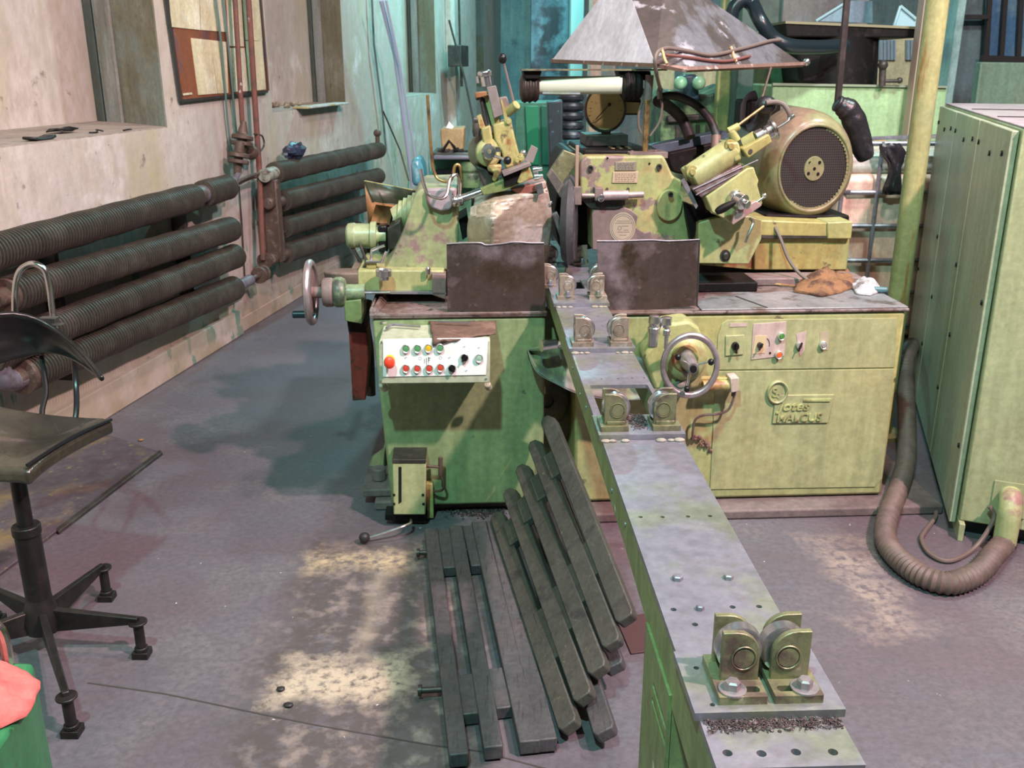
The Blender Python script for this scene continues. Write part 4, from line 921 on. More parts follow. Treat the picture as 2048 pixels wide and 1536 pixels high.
# ---- chute under the roller beam
t_ = [(1052,700,-.05),(1085,692,-.03),(1140,700,-.02),(1200,706,-.02),(1270,710,-.02),(1325,732,-.10),(1376,742,-.20)]
b_ = [(1056,700,-.06),(1072,742,-.10),(1108,765,-.12),(1165,790,-.14),(1250,800,-.16),(1330,792,-.19),(1368,786,-.215)]
M_chute = mat('streaked_zinc_chute', (.15,.155,.13), [((.24,.29,.15), 7, .48, .62, (3,1,.4)), ((.06,.045,.04), 9, .55, .66)], .5, .15, bump=.05)
rows_ = []
for k in range(6):
    t = k/5; rows_.append([F.y(a[0]*(1-t)+c_[0]*t, a[1]*(1-t)+c_[1]*t, (a[2]*(1-t)+c_[2]*t)+.05*math.sin(math.pi*t)) for a, c_ in zip(t_, b_)])
ch = mk('coolant_chute', MB().loft(rows_), M_chute, gm, solid=.003)
mk('chute_edge', MB().tube([F.y(1376,742,-.20), F.y(1377,765,-.21), F.y(1368,786,-.215), F.y(1355,795,-.21)], .003, 6).tube([F.y(x, y, q-.002) for x, y, q in b_], .002, 6), M_steel, ch)
mk('nozzle', MB().cyl(F.y(1082,692,-.12), F.y(1112,688,-.10), .022, .018).lathe(F.y(1118,690,-.1), (.9,-.2,.3), [(.018,0),(.024,.02),(.02,.05),(.028,.06)], 16), M_chrome, ch)

# ---- centre handwheel with its gear housing
hs = mk('feed_housing', ppoly(F, [(1288,715),(1296,700),(1312,688),(1318,660),(1335,648),(1378,642),(1398,655),(1408,680),(1410,740),(1398,775),(1360,785),(1310,780)], -.13, 0), M_green, gm, bevel=.012, seg=3)
mk('housing_top', ppoly(F, [(1330,662),(1340,651),(1378,643),(1396,655),(1402,668),(1390,662),(1372,656),(1345,660)], -.10, 0), M_bare, hs, bevel=.004)
mk('boss', MB().lathe(F.y(1372,715,-.13), (0,-1,0), [(.085,0),(.085,.02),(.07,.035),(.05,.04)], 32, .87), M_green, hs, bevel=.002)
for px, py in ((1307,665),(1330,668)):
    b = Vector(F.y(px, py+26, -.11)); mk('oil_cup', MB().lathe(b, (0,0,1), [(.022,0),(.022,.05),(.025,.052),(.025,.068),(.022,.072),(.022,.085),(.024,.088),(.020,.112),(.012,.115)], 24), M_chrome, hs)
hw = mk('feed_handwheel', MB().torus(F.y(1380,731,-.24), (-.06,-1,.05), .110, .0125, 48, 12, .87), M_wheelrim, gm)
hc = Vector(F.y(1380, 733, -.24))
mk('wheel_hub', MB().lathe(hc+Vector((0,.06,.012)), (0,-1,-.05), [(.034,0),(.030,.05),(.026,.085),(.020,.10),(.020,.105)], 28, .87), M_wheelrim, hw)
mk('hub_cap', MB().lathe(hc+Vector((0,-.045,.006)), (0,-1,-.05), [(.014,-.01),(.014,.008),(.008,.009)], 20, .87), M_black, hw)
mk('dark_disc_back', MB().lathe(hc+Vector((0,.075,.012)), (0,-1,0), [(.06,0),(.05,.015)], 30, .87), M_rustyyellow, hw)
for px, py in ((1356,714),(1422,724),(1374,778)):
    k_ = Vector(F.y(px, py, -.275)); sp = mk('spoke', MB().cyl(hc+Vector((0,-.01,.004)), k_+Vector((0,.008,0)), .0035), M_chrome, hw)
    mk('ball_knob', MB().ball(k_, .0125, 16, .9), M_black, sp)
# trip bar with limit switch and loose lead
tb = mk('trip_bar', MB().cyl(F.y(1405,772,-.06), F.y(1463,770,-.06), .020).box(F.y(1400,757,-.05), F.y(1462,763,-.02)), M_rustyyellow, gm, bevel=.002)
mk('limit_switch', ppoly(F, [(1461,757),(1478,755),(1479,783),(1462,786)], -.085, -.02), M_pinkplate, tb, bevel=.003)
mk('switch_lead', MB().tube([F.y(1468,788,-.055), F.y(1466,800,-.055), F.y(1456,820,-.05), F.y(1435,828,-.045), F.y(1410,830,-.04), F.y(1392,838,-.035), F.y(1386,858,-.03), F.y(1385,880,-.02)], .005, 8).cyl(F.y(1468,782,-.055), F.y(1467,792,-.055), .009), M_cable, tb)
mb = MB()
for i in range(16): mb.ball(Vector(F.y(1386+i*2.2+random.uniform(-3,3), 872+i*1.5+random.uniform(-6,6), -.012)), random.uniform(.004,.009), 7)
o = mk('wire_strip', mb, mat('clotted_chips', (.22,.13,.11), (), .7), tb, angle=20)
# ---- left end: slide, side handwheel, red guard
sd = mk('cross_slide', ppoly(F, [(715,541),(772,540),(888,541),(890,583),(715,585)], .20, .75), M_green, gm, bevel=.006)
mk('slide_gib', ppoly(F, [(864,548),(892,548),(892,600),(864,590)], .17, .24), M_bare, sd, bevel=.004)
mk('way_strip', ppoly(F, [(680,583),(892,585),(892,589),(680,587)], .17, .20), M_steel, sd)
mk('slide_end', ppoly(F, [(700,552),(718,548),(718,584),(700,580)], .24, .6), M_dark, sd, bevel=.004)
M_pan = mat('dirty_oval_cover', (.17,.13,.105), [((.10,.075,.06), 8, .5, .65)], .6, bump=.1)
oc = Vector(F.y(700, 540, .30)); ov = mk('oval_cover', MB().lathe(oc, (0,.12,1), [(.095,-.05),(.104,-.035),(.108,-.006),(.098,0)], 32, .95).box((oc.x, oc.y-.05, oc.z-.02), (oc.x+.14, oc.y+.22, oc.z-.002)), M_pan, gm, bevel=.003)
mk('dial_knob', MB().lathe(F.y(768, 552, .14), (0,0,1), [(.020,-.015),(.020,.0),(.031,.001),(.031,.022),(.027,.025),(.024,.021)], 28), M_chrome, sd)
mk('lock_lever', MB().tube([F.y(743,528,.25), F.y(743,505,.25), F.y(747,499,.25), F.y(769,491,.25)], .0055, 8).tube([F.y(764,527,.22), F.y(768,515,.22), F.y(773,503,.22)], .006, 8).box(F.y(733,520,.25), F.y(762,526,.22)), M_chrome, sd, bevel=.001)
mk('lever_block', ppoly(F, [(733,526),(752,526),(752,537),(733,537)], .23, .27), M_rustyyellow, sd, bevel=.002)
mk('locating_pin', MB().lathe(F.y(856, 543, .18), (0,0,1), [(.011,-.01),(.011,.012),(.006,.018)], 16), M_chrome, sd)
mk('hydraulic_line', MB().tube([F.y(720,490,.5), F.y(728,510,.45), F.y(733,522,.35), F.y(728,535,.25)], .006, 8), M_dark, sd)
# side handwheel, turning about the machine's long axis
wc = Vector(F.y(622, 585, .15))
sw = mk('side_handwheel', MB().torus(wc, (1,0,0), .112, .0145, 48, 12), M_wheelrim, gm)
mk('wheel_web', MB().lathe(wc, (1,0,0), [(.104,-.004),(.104,.004)], 40).cyl(wc, wc+Vector((.075,0,0)), .022).lathe(wc+Vector((.045,0,0)), (1,0,0), [(.05,0),(.056,.012),(.056,.035),(.045,.05)], 28), M_bare, sw, bevel=.002)
gp = wc+Vector((-.010, -.02, -.080)); mk('crank_grip', MB().cyl(gp, gp+Vector((-.062,0,.0)), .0145).cyl(gp, gp+Vector((.02,0,0)), .008), mat('blue_black_grip', (.012,.03,.045), (), .35), sw, bevel=.003)
mk('bearing_ring', MB().lathe(wc+Vector((.085,.0,0)), (1,0,0), [(.052,0),(.058,.01),(.058,.03),(.05,.045),(.03,.05),(.03,.12)], 28), mat('chipped_green_bearing', (.20,.28,.16), [((.5,.5,.44), 14, .60, .66), ((.06,.08,.06), 9, .5, .6)], .4), sw, bevel=.002)
mk('green_bracket', ppoly(F, [(688,603),(722,599),(724,648),(690,642)], .12, .32), mat('leaf_green_bracket', (.14,.23,.09), [((.1,.1,.05), 10, .6, .7)], .4), gm, bevel=.003)
mk('green_patch', ppoly(F, [(655,594),(666,586),(674,588),(673,600),(664,607)], .11, .13), mat('lime_chip', (.45,.55,.25), (), .4), gm, bevel=.001)
mk('way_rod', MB().cyl(F.y(668,587,.14), F.y(780,585,.14), .005), M_steel, gm)
mk('red_guard', ppoly(F, [(697,658),(733,656),(737,720),(731,800),(705,802)], .24, .40), M_redpaint, gm, bevel=.004)
mk('guard_strap', ppoly(F, [(694,642),(728,646),(732,666),(697,664)], .225, .40), M_oilblack, gm, bevel=.002)
mk('rear_shadow_pipes', MB().tube([F.y(735,600,.45), F.y(730,640,.42), F.y(738,700,.42), F.y(742,790,.42)], .02, 8).tube([F.y(724,600,.5), F.y(720,660,.5)], .012, 8), M_dark, gm)
# ---- bell-shaped head on the slide
bell = [(760,541),(770,532),(783,515),(795,490),(804,470),(811,447),(818,425),(824,405),(829,392),(836,382),(846,376),(916,374),(918,420),(917,470),(915,541)]
hd = mk('work_head', ppoly(F, bell, .26, .72), M_worn, gm, bevel=.055, seg=7)
mk('head_lip', ppoly(F, [(852,378),(914,377),(912,405),(900,420),(882,423),(860,415),(852,400)], .235, .27), mat('lilac_bare_metal', (.36,.30,.33), [((.30,.34,.26), 8, .5, .65)], .5), hd, bevel=.008, seg=3)
mk('spindle_end', ppoly(F, [(917,440),(934,430),(940,470),(925,480)], .28, .5), M_oilblack, hd)
mb = MB()
for i in range(5): mb.lathe(F.y(800+i*9, 432-i*5, .62), (1,0,-.1), [(.05,-.012),(.066,-.009),(.066,.009),(.05,.012)], 24)
mk('ribbed_motor', mb.cyl(F.y(790,438,.62), F.y(840,420,.62), .06), M_worn, gm)
mk('terminal_box', ppoly(F, [(776,455),(800,440),(808,490),(795,500),(778,500)], .45, .6), M_dark, gm, bevel=.008)
pm = mk('coolant_pump', MB().lathe(F.y(693,471,.55), (1,0,-.01), [(.040,0),(.050,.008),(.053,.03),(.053,.035),(.050,.037),(.050,.10),(.058,.10),(.058,.125),(.035,.125),(.035,.165)], 32), mat('pump_green_paint', (.32,.38,.21), [((.2,.18,.08), 9, .6, .7)], .35), gm, bevel=.002)
mk('pump_adapter', MB().box(F.y(755,452,.52), F.y(778,498,.60)).box(F.y(776,460,.5), F.y(805,500,.62)), M_black, pm, bevel=.006)
mk('pump_leg', MB().tube([F.y(705,495,.55), F.y(716,515,.5), F.y(724,528,.45)], .008, 8).tube([F.y(735,495,.6), F.y(735,545,.6)], .02, 8), M_dark, pm)
# sheet guard behind the head
sg = mk('rear_sheet_guard', MB().add([F.y(729,362,.55), F.y(840,384,.75), F.y(835,410,.70), F.y(747,404,.50)], [(0,1,2,3)]), M_olivesheet, gm, solid=.005)
mk('sheet_side', MB().add([F.y(729,363,.56), F.y(748,404,.50), F.y(790,410,.60), F.y(782,455,.62), F.y(736,446,.56)], [(0,1,2,3,4)]), M_rustorange, sg, solid=.004)
mk('sheet_edge', MB().tube([F.y(729,362,.55), F.y(840,383,.75)], .003, 6), M_pole, sg)

# ---- left dresser unit
ld = mk('left_dresser', ppoly(F, [(985,249),(1022,238),(1030,275),(1040,314),(1042,328),(1012,338),(1003,303),(989,278)], .18, .30), M_rustyyellow, gm, bevel=.008, seg=3)
mk('dresser_slide', ppoly(F, [(973,174),(992,171),(1006,229),(988,237)], .165, .20), mat('grey_slide_bar', (.19,.16,.155), [((.12,.09,.08), 9, .5, .7)], .5), ld, bevel=.002)
mk('slide_back', ppoly(F, [(967,190),(982,190),(1004,250),(984,252)], .20, .26), M_green, ld, bevel=.002)
mb = MB(); mb.cyl(F.y(974,172,.185), F.y(970,150,.185), .019).lathe(F.y(970,153,.185), (-.15,0,1), [(.024,0),(.026,.006),(.026,.016),(.02,.02)], 24).cyl(F.y(960,166,.2), F.y(958,152,.2), .012)
mk('adjusting_knob', mb, M_chrome, ld, bevel=.001)
mb = MB(); mb.cyl(F.y(961,190,.2), F.y(974,255,.2), .008).cyl(F.y(955,186,.22), F.y(957,200,.22), .010).cyl(F.y(968,195,.21), F.y(984,252,.21), .006)
mk('guide_rod', mb, M_dark, ld)
mk('yellow_clamp', ppoly(F, [(950,185),(976,182),(974,192),(951,197)], .17, .22), M_rustyyellow, ld, bevel=.003)
mk('side_arm', ppoly(F, [(953,233),(962,228),(972,258),(978,262),(966,262),(958,256)], .19, .24), M_rustyyellow, ld, bevel=.003)
mk('round_nut', MB().cyl(F.y(948,240,.2), F.y(956,240,.2), .013).lathe(F.y(953,262,.2), (0,0,1), [(.012,-.02),(.016,0),(.012,.03)], 16), M_dark, ld)
mk('yellow_block', ppoly(F, [(962,257),(981,250),(987,288),(992,300),(968,300)], .17, .26), M_yellow, ld, bevel=.006)
mk('drive_drum', MB().lathe(F.y(963,303,.32), (.35,-1,.1), [(.045,0),(.068,.01),(.070,.07),(.055,.10),(.03,.12)], 32, .9), mat('olive_drum', (.17,.19,.13), [((.08,.07,.05), 6, .5, .7)], .45), ld, bevel=.003)
mk('drum_ring', MB().lathe(F.y(975,305,.20), (.25,-1,.1), [(.052,0),(.052,.02),(.04,.03)], 28, .9), M_green, ld)
cc = Vector(F.y(978,307,.15)); mk('chuck_cylinder', MB().lathe(cc+Vector((0,.05,0)), (.0,-1,.12), [(.030,0),(.030,.06),(.024,.068),(.024,.078),(.011,.079)], 32, .9), M_chrome, ld)
mk('cylinder_bore', MB().lathe(cc+Vector((0,-.030,.010)), (0,-1,.12), [(.009,-.004),(.009,.001)], 20, .9), M_bracket, ld)
sl_ = mk('short_lever', MB().cyl(F.y(990,312,.12), F.y(1012,320,.10), .0055).box(F.y(990,293,.13), F.y(1000,304,.10)), M_chrome, ld)
mk('short_lever_ball', MB().ball(F.y(1015,321,.10), .0155, 18, .95), M_black, ld)
mk('long_lever', MB().cyl(F.y(1027,204,.20), F.y(1007,124,.16), .0048, .0036), mat('pinkish_steel_rod', (.55,.42,.40), (), .3, .7), ld)
mk('long_lever_ball', MB().ball(F.y(1005,117,.155), .0172, 20, .93, 1.08), M_black, ld)
mk('lever_boss', MB().cyl(F.y(1014,226,.20), F.y(1034,209,.17), .017), M_yellow, ld, bevel=.003)
mk('boss_block', ppoly(F, [(998,196),(1014,193),(1020,212),(1008,222),(1000,214)], .2, .26), M_bare, ld, bevel=.004)
mk('rib_strip', ppoly(F, [(1001,200),(1004,199),(1016,238),(1009,240)], .18, .2), M_yellow, ld)
for px, py in ((1016,243),(1034,320),(1041,316)):
    mk('fixing_bolt', MB().lathe(F.y(px, py, .182), (0,-1,0), [(.0155,-.01),(.0155,.004),(.009,.004),(.009,.012)], 20, .9), M_yellow, ld, bevel=.001)
mk('cross_rail', ppoly(F, [(1005,346),(1060,325),(1063,331),(1008,353)], .10, .30), mat('lilac_slide_strip', (.30,.24,.24), (), .4, .4), ld, bevel=.001)
mk('rail_body', ppoly(F, [(1007,353),(1052,335),(1050,360),(1040,366),(1008,374)], .13, .30), M_oilblack, ld, bevel=.002)
mk('rail_end', ppoly(F, [(1044,340),(1058,331),(1067,356),(1040,368),(1034,365)], .12, .30), M_rustyyellow, ld, bevel=.004)
mk('bracket_casting', ppoly(F, [(975,330),(1004,330),(1000,352),(990,366),(984,360),(988,345),(975,342)], .16, .28), M_rustyyellow, ld, bevel=.006)
mk('dark_linkage', ppoly(F, [(950,330),(970,338),(985,350),(1000,378),(972,382),(958,352)], .18, .3), M_dark, ld, bevel=.006)
mk('support_arm', ppoly(F, [(960,378),(1004,360),(1050,352),(1056,360),(1010,382),(967,391)], .14, .28), mat('leaf_green_arm', (.17,.22,.08), [((.05,.05,.03), 12, .5, .62)], .45), ld, bevel=.003)
mk('support_shaft', MB().cyl(F.y(918,399,.20), F.y(966,382,.20), .014).lathe(F.y(905,402,.20), (1,0,.15), [(.020,0),(.022,.01),(.018,.014),(.018,.02),(.022,.024),(.022,.036),(.016,.04)], 20), M_chrome, ld, bevel=.001)
mk('blade_plate', ppoly(F, [(1063,290),(1076,297),(1066,326),(1049,321)], .17, .185), mat('brown_grey_blade', (.22,.18,.17), (), .5), ld, bevel=.001)
mb = MB(); mb.ball(F.y(1047,306,.2), .012, 12)
for a, b_, y_ in (((1066,340),(1084,337),.2),((1068,354),(1086,352),.2),((1080,390),(1096,384),.24),((1094,410),(1104,404),.26)): mk('chrome_fitting', MB().cyl(F.y(*a, y_), F.y(*b_, y_), .008).cyl(F.y(*a, y_), F.y((a[0]+b_[0])/2, (a[1]+b_[1])/2, y_), .013), M_chrome, ld)
mk('round_nut', mb, M_chrome, ld)
mk('coolant_tube', MB().tube([F.y(855,190,.28), F.y(858,240,.28), F.y(864,320,.28), F.y(870,348,.28), F.y(880,360,.27), F.y(897,363,.26), F.y(906,352,.25), F.y(909,335,.25), F.y(915,329,.25), F.y(921,336,.25), F.y(923,360,.25), F.y(920,382,.24)], .0062, 10), M_brass, ld)
mk('coolant_tube', MB().tube([F.y(841,338,.14), F.y(846,362,.13), F.y(856,388,.12), F.y(878,397,.12), F.y(893,390,.13), F.y(899,362,.16), F.y(906,351,.17), F.y(915,350,.18), F.y(920,365,.19), F.y(919,390,.20)], .0062, 10), M_mirror, ld)
# crumpled sheet wrapped over the work zone
def crumpled():
    """stiff sheet folded over a box: a few large creased facets plus a fine wrinkle"""
    random.seed(23)
    fac = [(random.uniform(0, 1), random.uniform(0, 1), random.uniform(-.16, .16), random.uniform(-.16, .16), random.uniform(-.012, .012)) for k in range(11)]
    rows = []; NU, NV = 46, 34
    for i in range(NV):
        v = i/(NV-1); row = []
        for j in range(NU):
            u = j/(NU-1)
            xl = 936+(14 if v < .2 else 4)*(1-v)**2+2*math.sin(v*7); xr = 1092+12*math.sin(v*2.6)
            py0 = 394-28*u if u < .93 else 367
            px = xl+(xr-xl)*u; py = py0+(492-py0)*v+(2.5*noise.noise(Vector((u*7, 1, 1))) if v == 0 else 0)
            f = min(h+gx*(u-a)+gy*(v-b) for a, b, gx, gy, h in fac)
            y = .11+.12*abs(u-.28)*(1.0 if u > .28 else 2.2)-.9*f-.03+.006*abs(noise.noise(Vector((u*16, v*12, 5))))
            if v < .15: y += (.15-v)*.7
            row.append(F.y(px, py, y))
        rows.append(row)
    return MB().loft(rows)
cs = mk('crumpled_cover', crumpled(), M_cream, gm, solid=.003, angle=12)
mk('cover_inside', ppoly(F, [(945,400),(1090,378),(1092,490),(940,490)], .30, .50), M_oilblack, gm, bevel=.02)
mk('red_brown_ledge', ppoly(F, [(1020,378),(1052,372),(1092,362),(1094,376),(1040,392)], .18, .34), mat('red_brown_ledge_paint', (.27,.12,.09), [((.4,.3,.26), 16, .55, .65)], .5), gm, bevel=.004)
mk('bright_corner_plate', ppoly(F, [(1070,370),(1084,366),(1088,386),(1076,391)], .165, .175), M_chrome, gm)

# ---- centre: grinding gap, wheel guard
mk('wheel_case', ppoly(F, [(1122,330),(1140,300),(1170,312),(1186,420),(1190,500),(1120,500),(1108,440)], .48, .98), M_oilblack, gm, bevel=.02)
mk('wheel_disc', MB().lathe(F.y(1140,440,.36), (.98,-.2,0), [(.02,-.03),(.16,-.025),(.18,0),(.16,.025),(.02,.03)], 40), mat('dark_grinding_disc', (.06,.06,.065), [((.12,.12,.12), 20, .55, .7)], .6), gm)
mk('guard_wing', ppoly(F, [(1098,345),(1128,300),(1160,312),(1160,395),(1140,400),(1118,380)], .42, .46), M_bracket, gm, bevel=.003)
mk('angled_strut', ppoly(F, [(1104,430),(1114,424),(1146,490),(1140,500),(1130,500)], .22, .25), mat('blue_grey_strut', (.12,.15,.16), [((.06,.06,.06), 10, .5, .6)], .45, .4), gm, bevel=.002)
mk('angled_strut', ppoly(F, [(1094,352),(1104,338),(1130,372),(1134,400),(1120,395)], .30, .34), mat('brown_grey_strut', (.20,.17,.15), [((.10,.09,.08), 10, .5, .6)], .5), gm, bevel=.002)
hz = mk('wheel_guard', ppoly(F, [(1172,312),(1326,311),(1332,320),(1339,336),(1346,352),(1364,361),(1361,383),(1370,403),(1378,420),(1379,500),(1184,500),(1183,417),(1176,402),(1160,395),(1159,332),(1163,320)], .34, .92), M_casting, gm, bevel=.010, seg=3)
mk('dark_top_cover', ppoly(F, [(1168,300),(1296,302),(1330,312),(1166,312)], .42, .95), M_oilblack, hz, bevel=.006)
mk('bare_lower_plate', ppoly(F, [(1184,416),(1245,413),(1262,420),(1276,432),(1271,455),(1290,466),(1302,462),(1305,500),(1185,500)], .334, .345), M_bare, hz, bevel=.003)
M_plate = mat('grey_data_plate', (.30,.27,.22), (), .4, .3); M_plate2 = mat('tan_data_plate', (.44,.34,.24), (), .45)
for pts, m_ in (([(1231,324),(1273,323),(1272,341),(1230,341)], M_plate), ([(1226,344),(1277,343),(1275,366),(1224,366)], M_plate2)):
    dp = mk('data_plate', ppoly(F, pts, .335, .341), m_, hz, bevel=.001)
    (x0, y0), (x1, y1) = pts[0], pts[2]; mb = MB()
    n_ = 4 if m_ is M_plate else 5
    for i in range(n_):
        yy = y0+4+(y1-y0-6)*i/(n_-.6)
        xx = x0+4
        while xx < x1-5:
            w2 = random.uniform(2, 6); mb.tube([F.y(xx, yy, .3345), F.y(min(xx+w2, x1-3), yy-.1, .3345)], .0007, 4, smooth=False); xx += w2+1.6
    mk('engraved_line', mb, M_dark, dp)
sc_ = Vector(F.y(1245, 455, .334)); stk = mk('round_sticker', MB().lathe(sc_, (0,-1,0), [(.060,0),(.060,.002)], 40, .87), mat('aged_round_sticker', (.42,.35,.27), (), .5), hz)
mb = MB(); mb.torus(sc_+Vector((0,-.0025,0)), (0,1,0), .054, .0007, 40, 4, .87); mb.torus(sc_+Vector((0,-.0025,0)), (0,1,0), .047, .0005, 40, 4, .87); mb.torus(sc_+Vector((-.012,-.0025,-.002)), (0,1,0), .008, .0007, 20, 4, .87)
for px0, px1, py in ((1234,1258,442),(1231,1262,446),(1244,1256,452),(1248,1258,460),(1236,1258,464),(1240,1252,470)):
    xx = px0
    while xx < px1: mb.tube([F.y(xx, py, .3315), F.y(xx+2.2, py, .3315)], .0009, 4, smooth=False); xx += 3.4
mk('faded_print', mb, M_dark, stk)
for px, py in ((1181,337),(1318,334)):
    mk('socket_screw', MB().lathe(F.y(px, py, .338), (0,-1,0), [(.0125,-.004),(.0125,.008),(.007,.008),(.007,.002)], 20, .87), M_dark, hz)
mb = MB()
for px, py in ((1215,316),(1299,327),(1214,378)): mb.lathe(F.y(px, py, .338), (0,-1,0), [(.004,-.002),(.004,.002)], 10)
mk('rivet_hole', mb, M_black, hz)
hr = mk('dresser_bar', MB().cyl(F.y(1205,391,.30), F.y(1256,390,.30), .019).cyl(F.y(1256,390,.30), F.y(1287,389,.30), .0125).cyl(F.y(1163,391,.30), F.y(1205,391,.30), .008), mat('pinkish_grey_bar', (.36,.28,.29), [((.45,.48,.25), 14, .55, .62)], .4, .3), hz, bevel=.001)
mk('clamp_block', ppoly(F, [(1190,376),(1207,376),(1207,400),(1190,402)], .29, .34), M_bare, hr, bevel=.002)
mk('thumb_nut', MB().lathe(F.y(1201,395,.285), (.1,-1,-.1), [(.015,0),(.015,.012),(.011,.014)], 20, .9), M_chrome, hr)
mk('under_slot', ppoly(F, [(1164,396),(1250,396),(1250,411),(1232,417),(1180,416),(1163,400)], .325, .335), M_dark, hz)
mk('upright_bar', ppoly(F, [(1152,291),(1158,291),(1157,377),(1150,377)], .27, .285), mat('tan_steel_bar', (.40,.28,.22), (), .45, .3), hz, bevel=.001)
mk('bar_block', ppoly(F, [(1148,374),(1163,374),(1163,410),(1148,410)], .26, .30), M_bare, hz, bevel=.002)
dc = Vector(F.y(1337, 410, .34)); cdk = mk('round_cover', MB().lathe(dc+Vector((0,.02,0)), (0,-1,0), [(.062,0),(.062,.035),(.058,.040)], 36, .84), M_casting, hz)
mk('cover_screw', MB().lathe(F.y(1341,389,.30), (0,-1,0), [(.011,-.004),(.011,.008),(.006,.008),(.006,.0)], 18, .9), M_dark, cdk)
mk('small_bolt', MB().lathe(F.y(1214,378,.335), (0,-1,0), [(.006,0),(.006,.006)], 12, .9).lathe(F.y(1256,378,.335), (0,-1,0), [(.006,0),(.006,.006)], 12, .9), M_dark, hz)
mb = MB()
for px in (1228,1245,1262): mb.pris([F.z(px-6,302,1.372), F.z(px+2,302,1.372), F.z(px-22,290,1.372), F.z(px-28,290,1.372)], (0,0,.012))
mk('slide_rib', mb, M_brass, hz, bevel=.002)
# post carrying the lamp and its base plate
ps = mk('lamp_post', MB().cyl(F.y(1290,306,.42), F.y(1295,196,.42), .0115).cyl(F.y(1295,202,.42), F.y(1299,150,.42), .0155), M_brass, gm)
mk('post_base', MB().box(F.y(1260,305,.36), F.y(1321,310,.50)).cyl(F.y(1264,306,.40), F.y(1264,301,.40), .006).cyl(F.y(1311,306,.40), F.y(1311,300,.40), .006), M_bare, ps, bevel=.001)
mk('post_sleeve', MB().cyl(F.y(1295.5,200,.42), F.y(1299,150,.42), .0165), M_bare, ps)
# work lamp: glass tube between two dark sockets
wl = mk('work_lamp', MB().cyl(F.y(1076,171,.50), F.y(1244,170,.46), .0345, seg=28), M_glasstube, gm)
for px, py, y_, s1 in ((1057,176,.50,1),(1262,172,.45,1)):
    c = Vector(F.y(px, py, y_)); mb = MB().lathe(c+Vector((-.035,0,0)), (1,-.0,0), [(.03,0),(.052,.008),(.058,.02),(.052,.03),(.058,.04),(.050,.052),(.056,.062),(.045,.075)], 28)
    mk('lamp_socket', mb, M_oilblack if px > 1100 else mat('rusty_black_socket', (.05,.035,.03), [((.14,.08,.06), 14, .5, .65)], .45, .3, bump=.2), wl, bevel=.002)
mk('lamp_shelf', MB().box(F.y(1044,138,.42), F.y(1320,141,.56)), M_bracket, wl)
mk('shelf_hanger', MB().pris([F.y(1046,142,.44), F.y(1084,142,.44), F.y(1078,158,.44), F.y(1050,158,.44)], (0,.1,0)), M_oilblack, wl, bevel=.003)
mk('shelf_hanger', MB().pris([F.y(1236,142,.44), F.y(1300,142,.44), F.y(1306,160,.44), F.y(1244,162,.44)], (0,.1,0)), M_oilblack, wl, bevel=.003)
mk('lower_glass', MB().cyl(F.y(1085,187,.47), F.y(1160,188,.46), .006), M_steel, wl)
mk('armoured_lead', MB().tube([F.y(1276,172,.44), F.y(1286,180,.43), F.y(1286,198,.43), F.y(1278,225,.42), F.y(1277,250,.42), F.y(1282,266,.42)], .0052, 8), M_cable, wl)
mk('lead_plug', MB().tube([F.y(1321,176,.4), F.y(1319,185,.4), F.y(1320,198,.4)], .011, 10).tube([F.y(1322,200,.4), F.y(1324,215,.4), F.y(1318,245,.4), F.y(1300,272,.4)], .005, 8), M_cable, wl)
# pressure gauge on its stand
pg = mk('pressure_gauge', MB().lathe(F.y(1211,218,.66), (.02,-1,.15), [(.085,-.05),(.095,-.02),(.095,.0),(.090,.004),(.083,-.004)], 40, .93), M_dark, gm)
gc = Vector(F.y(1211,218,.66)); mk('gauge_dial', MB().lathe(gc+Vector((0,.004,0)), (.02,-1,.15), [(.0845,0),(.0845,.002)], 40, .93), M_dial, pg)
mb = MB().tube([gc+Vector((-.042,-.012,-.042)), gc+Vector((.012,-.012,.016))], .0022, 5, smooth=False); mb.ball(gc+Vector((.014,-.012,.018)), .008, 10)
for k in range(9):
    a = math.radians(-130+k*32); mb.tube([gc+Vector((.066*.93*math.sin(a), -.010-.0*k, .066*math.cos(a))), gc+Vector((.074*.93*math.sin(a), -.011, .074*math.cos(a)))], .0013, 4, smooth=False)
mk('gauge_needle', mb, M_black, pg)
mk('gauge_stand', MB().cyl(F.y(1212,245,.68), F.y(1212,275,.68), .02).box(F.y(1172,270,.60), F.y(1240,285,.80)).cyl(F.y(1180,268,.66), F.y(1180,282,.66), .018), M_dark, pg, bevel=.003)
sqg = mk('square_meter', ppoly(F, [(1247,196),(1282,198),(1281,230),(1246,230)], .70, .78), M_oilblack, gm, bevel=.004)
mk('meter_face', ppoly(F, [(1250,204),(1279,205),(1278,227),(1249,227)], .695, .70), M_dial, sqg)
# coolant hoses arching behind
mk('coolant_hose', MB().tube([F.y(1318,195,.62), F.y(1350,192,.66), F.y(1392,210,.70), F.y(1420,240,.66), F.y(1433,275,.62), F.y(1432,305,.58)], .017, 12), M_blackrub, gm)
mk('coolant_hose', MB().tube([F.y(1316,202,.6), F.y(1340,215,.7), F.y(1365,240,.74), F.y(1380,275,.7)], .024, 12), M_blackrub, gm)
mk('hose_collar', MB().cyl(F.y(1432,272,.61), F.y(1431,308,.58), .020), mat('brown_hose_sleeve', (.22,.12,.10), (), .5), gm)
mk('rear_rail', MB().pris([F.y(1300,292,.72), F.y(1452,262,.76), F.y(1462,276,.76), F.y(1330,310,.72)], (0,.10,0)), mat('blue_grey_rail', (.08,.13,.17), [((.03,.04,.05), 5, .5, .6)], .35, .3), gm, bevel=.003)
mk('rear_rail_shadow', MB().pris([F.y(1330,306,.70), F.y(1460,278,.74), F.y(1452,330,.74), F.y(1380,352,.70), F.y(1345,345,.70)], (0,.2,0)), M_oilblack, gm, bevel=.01)

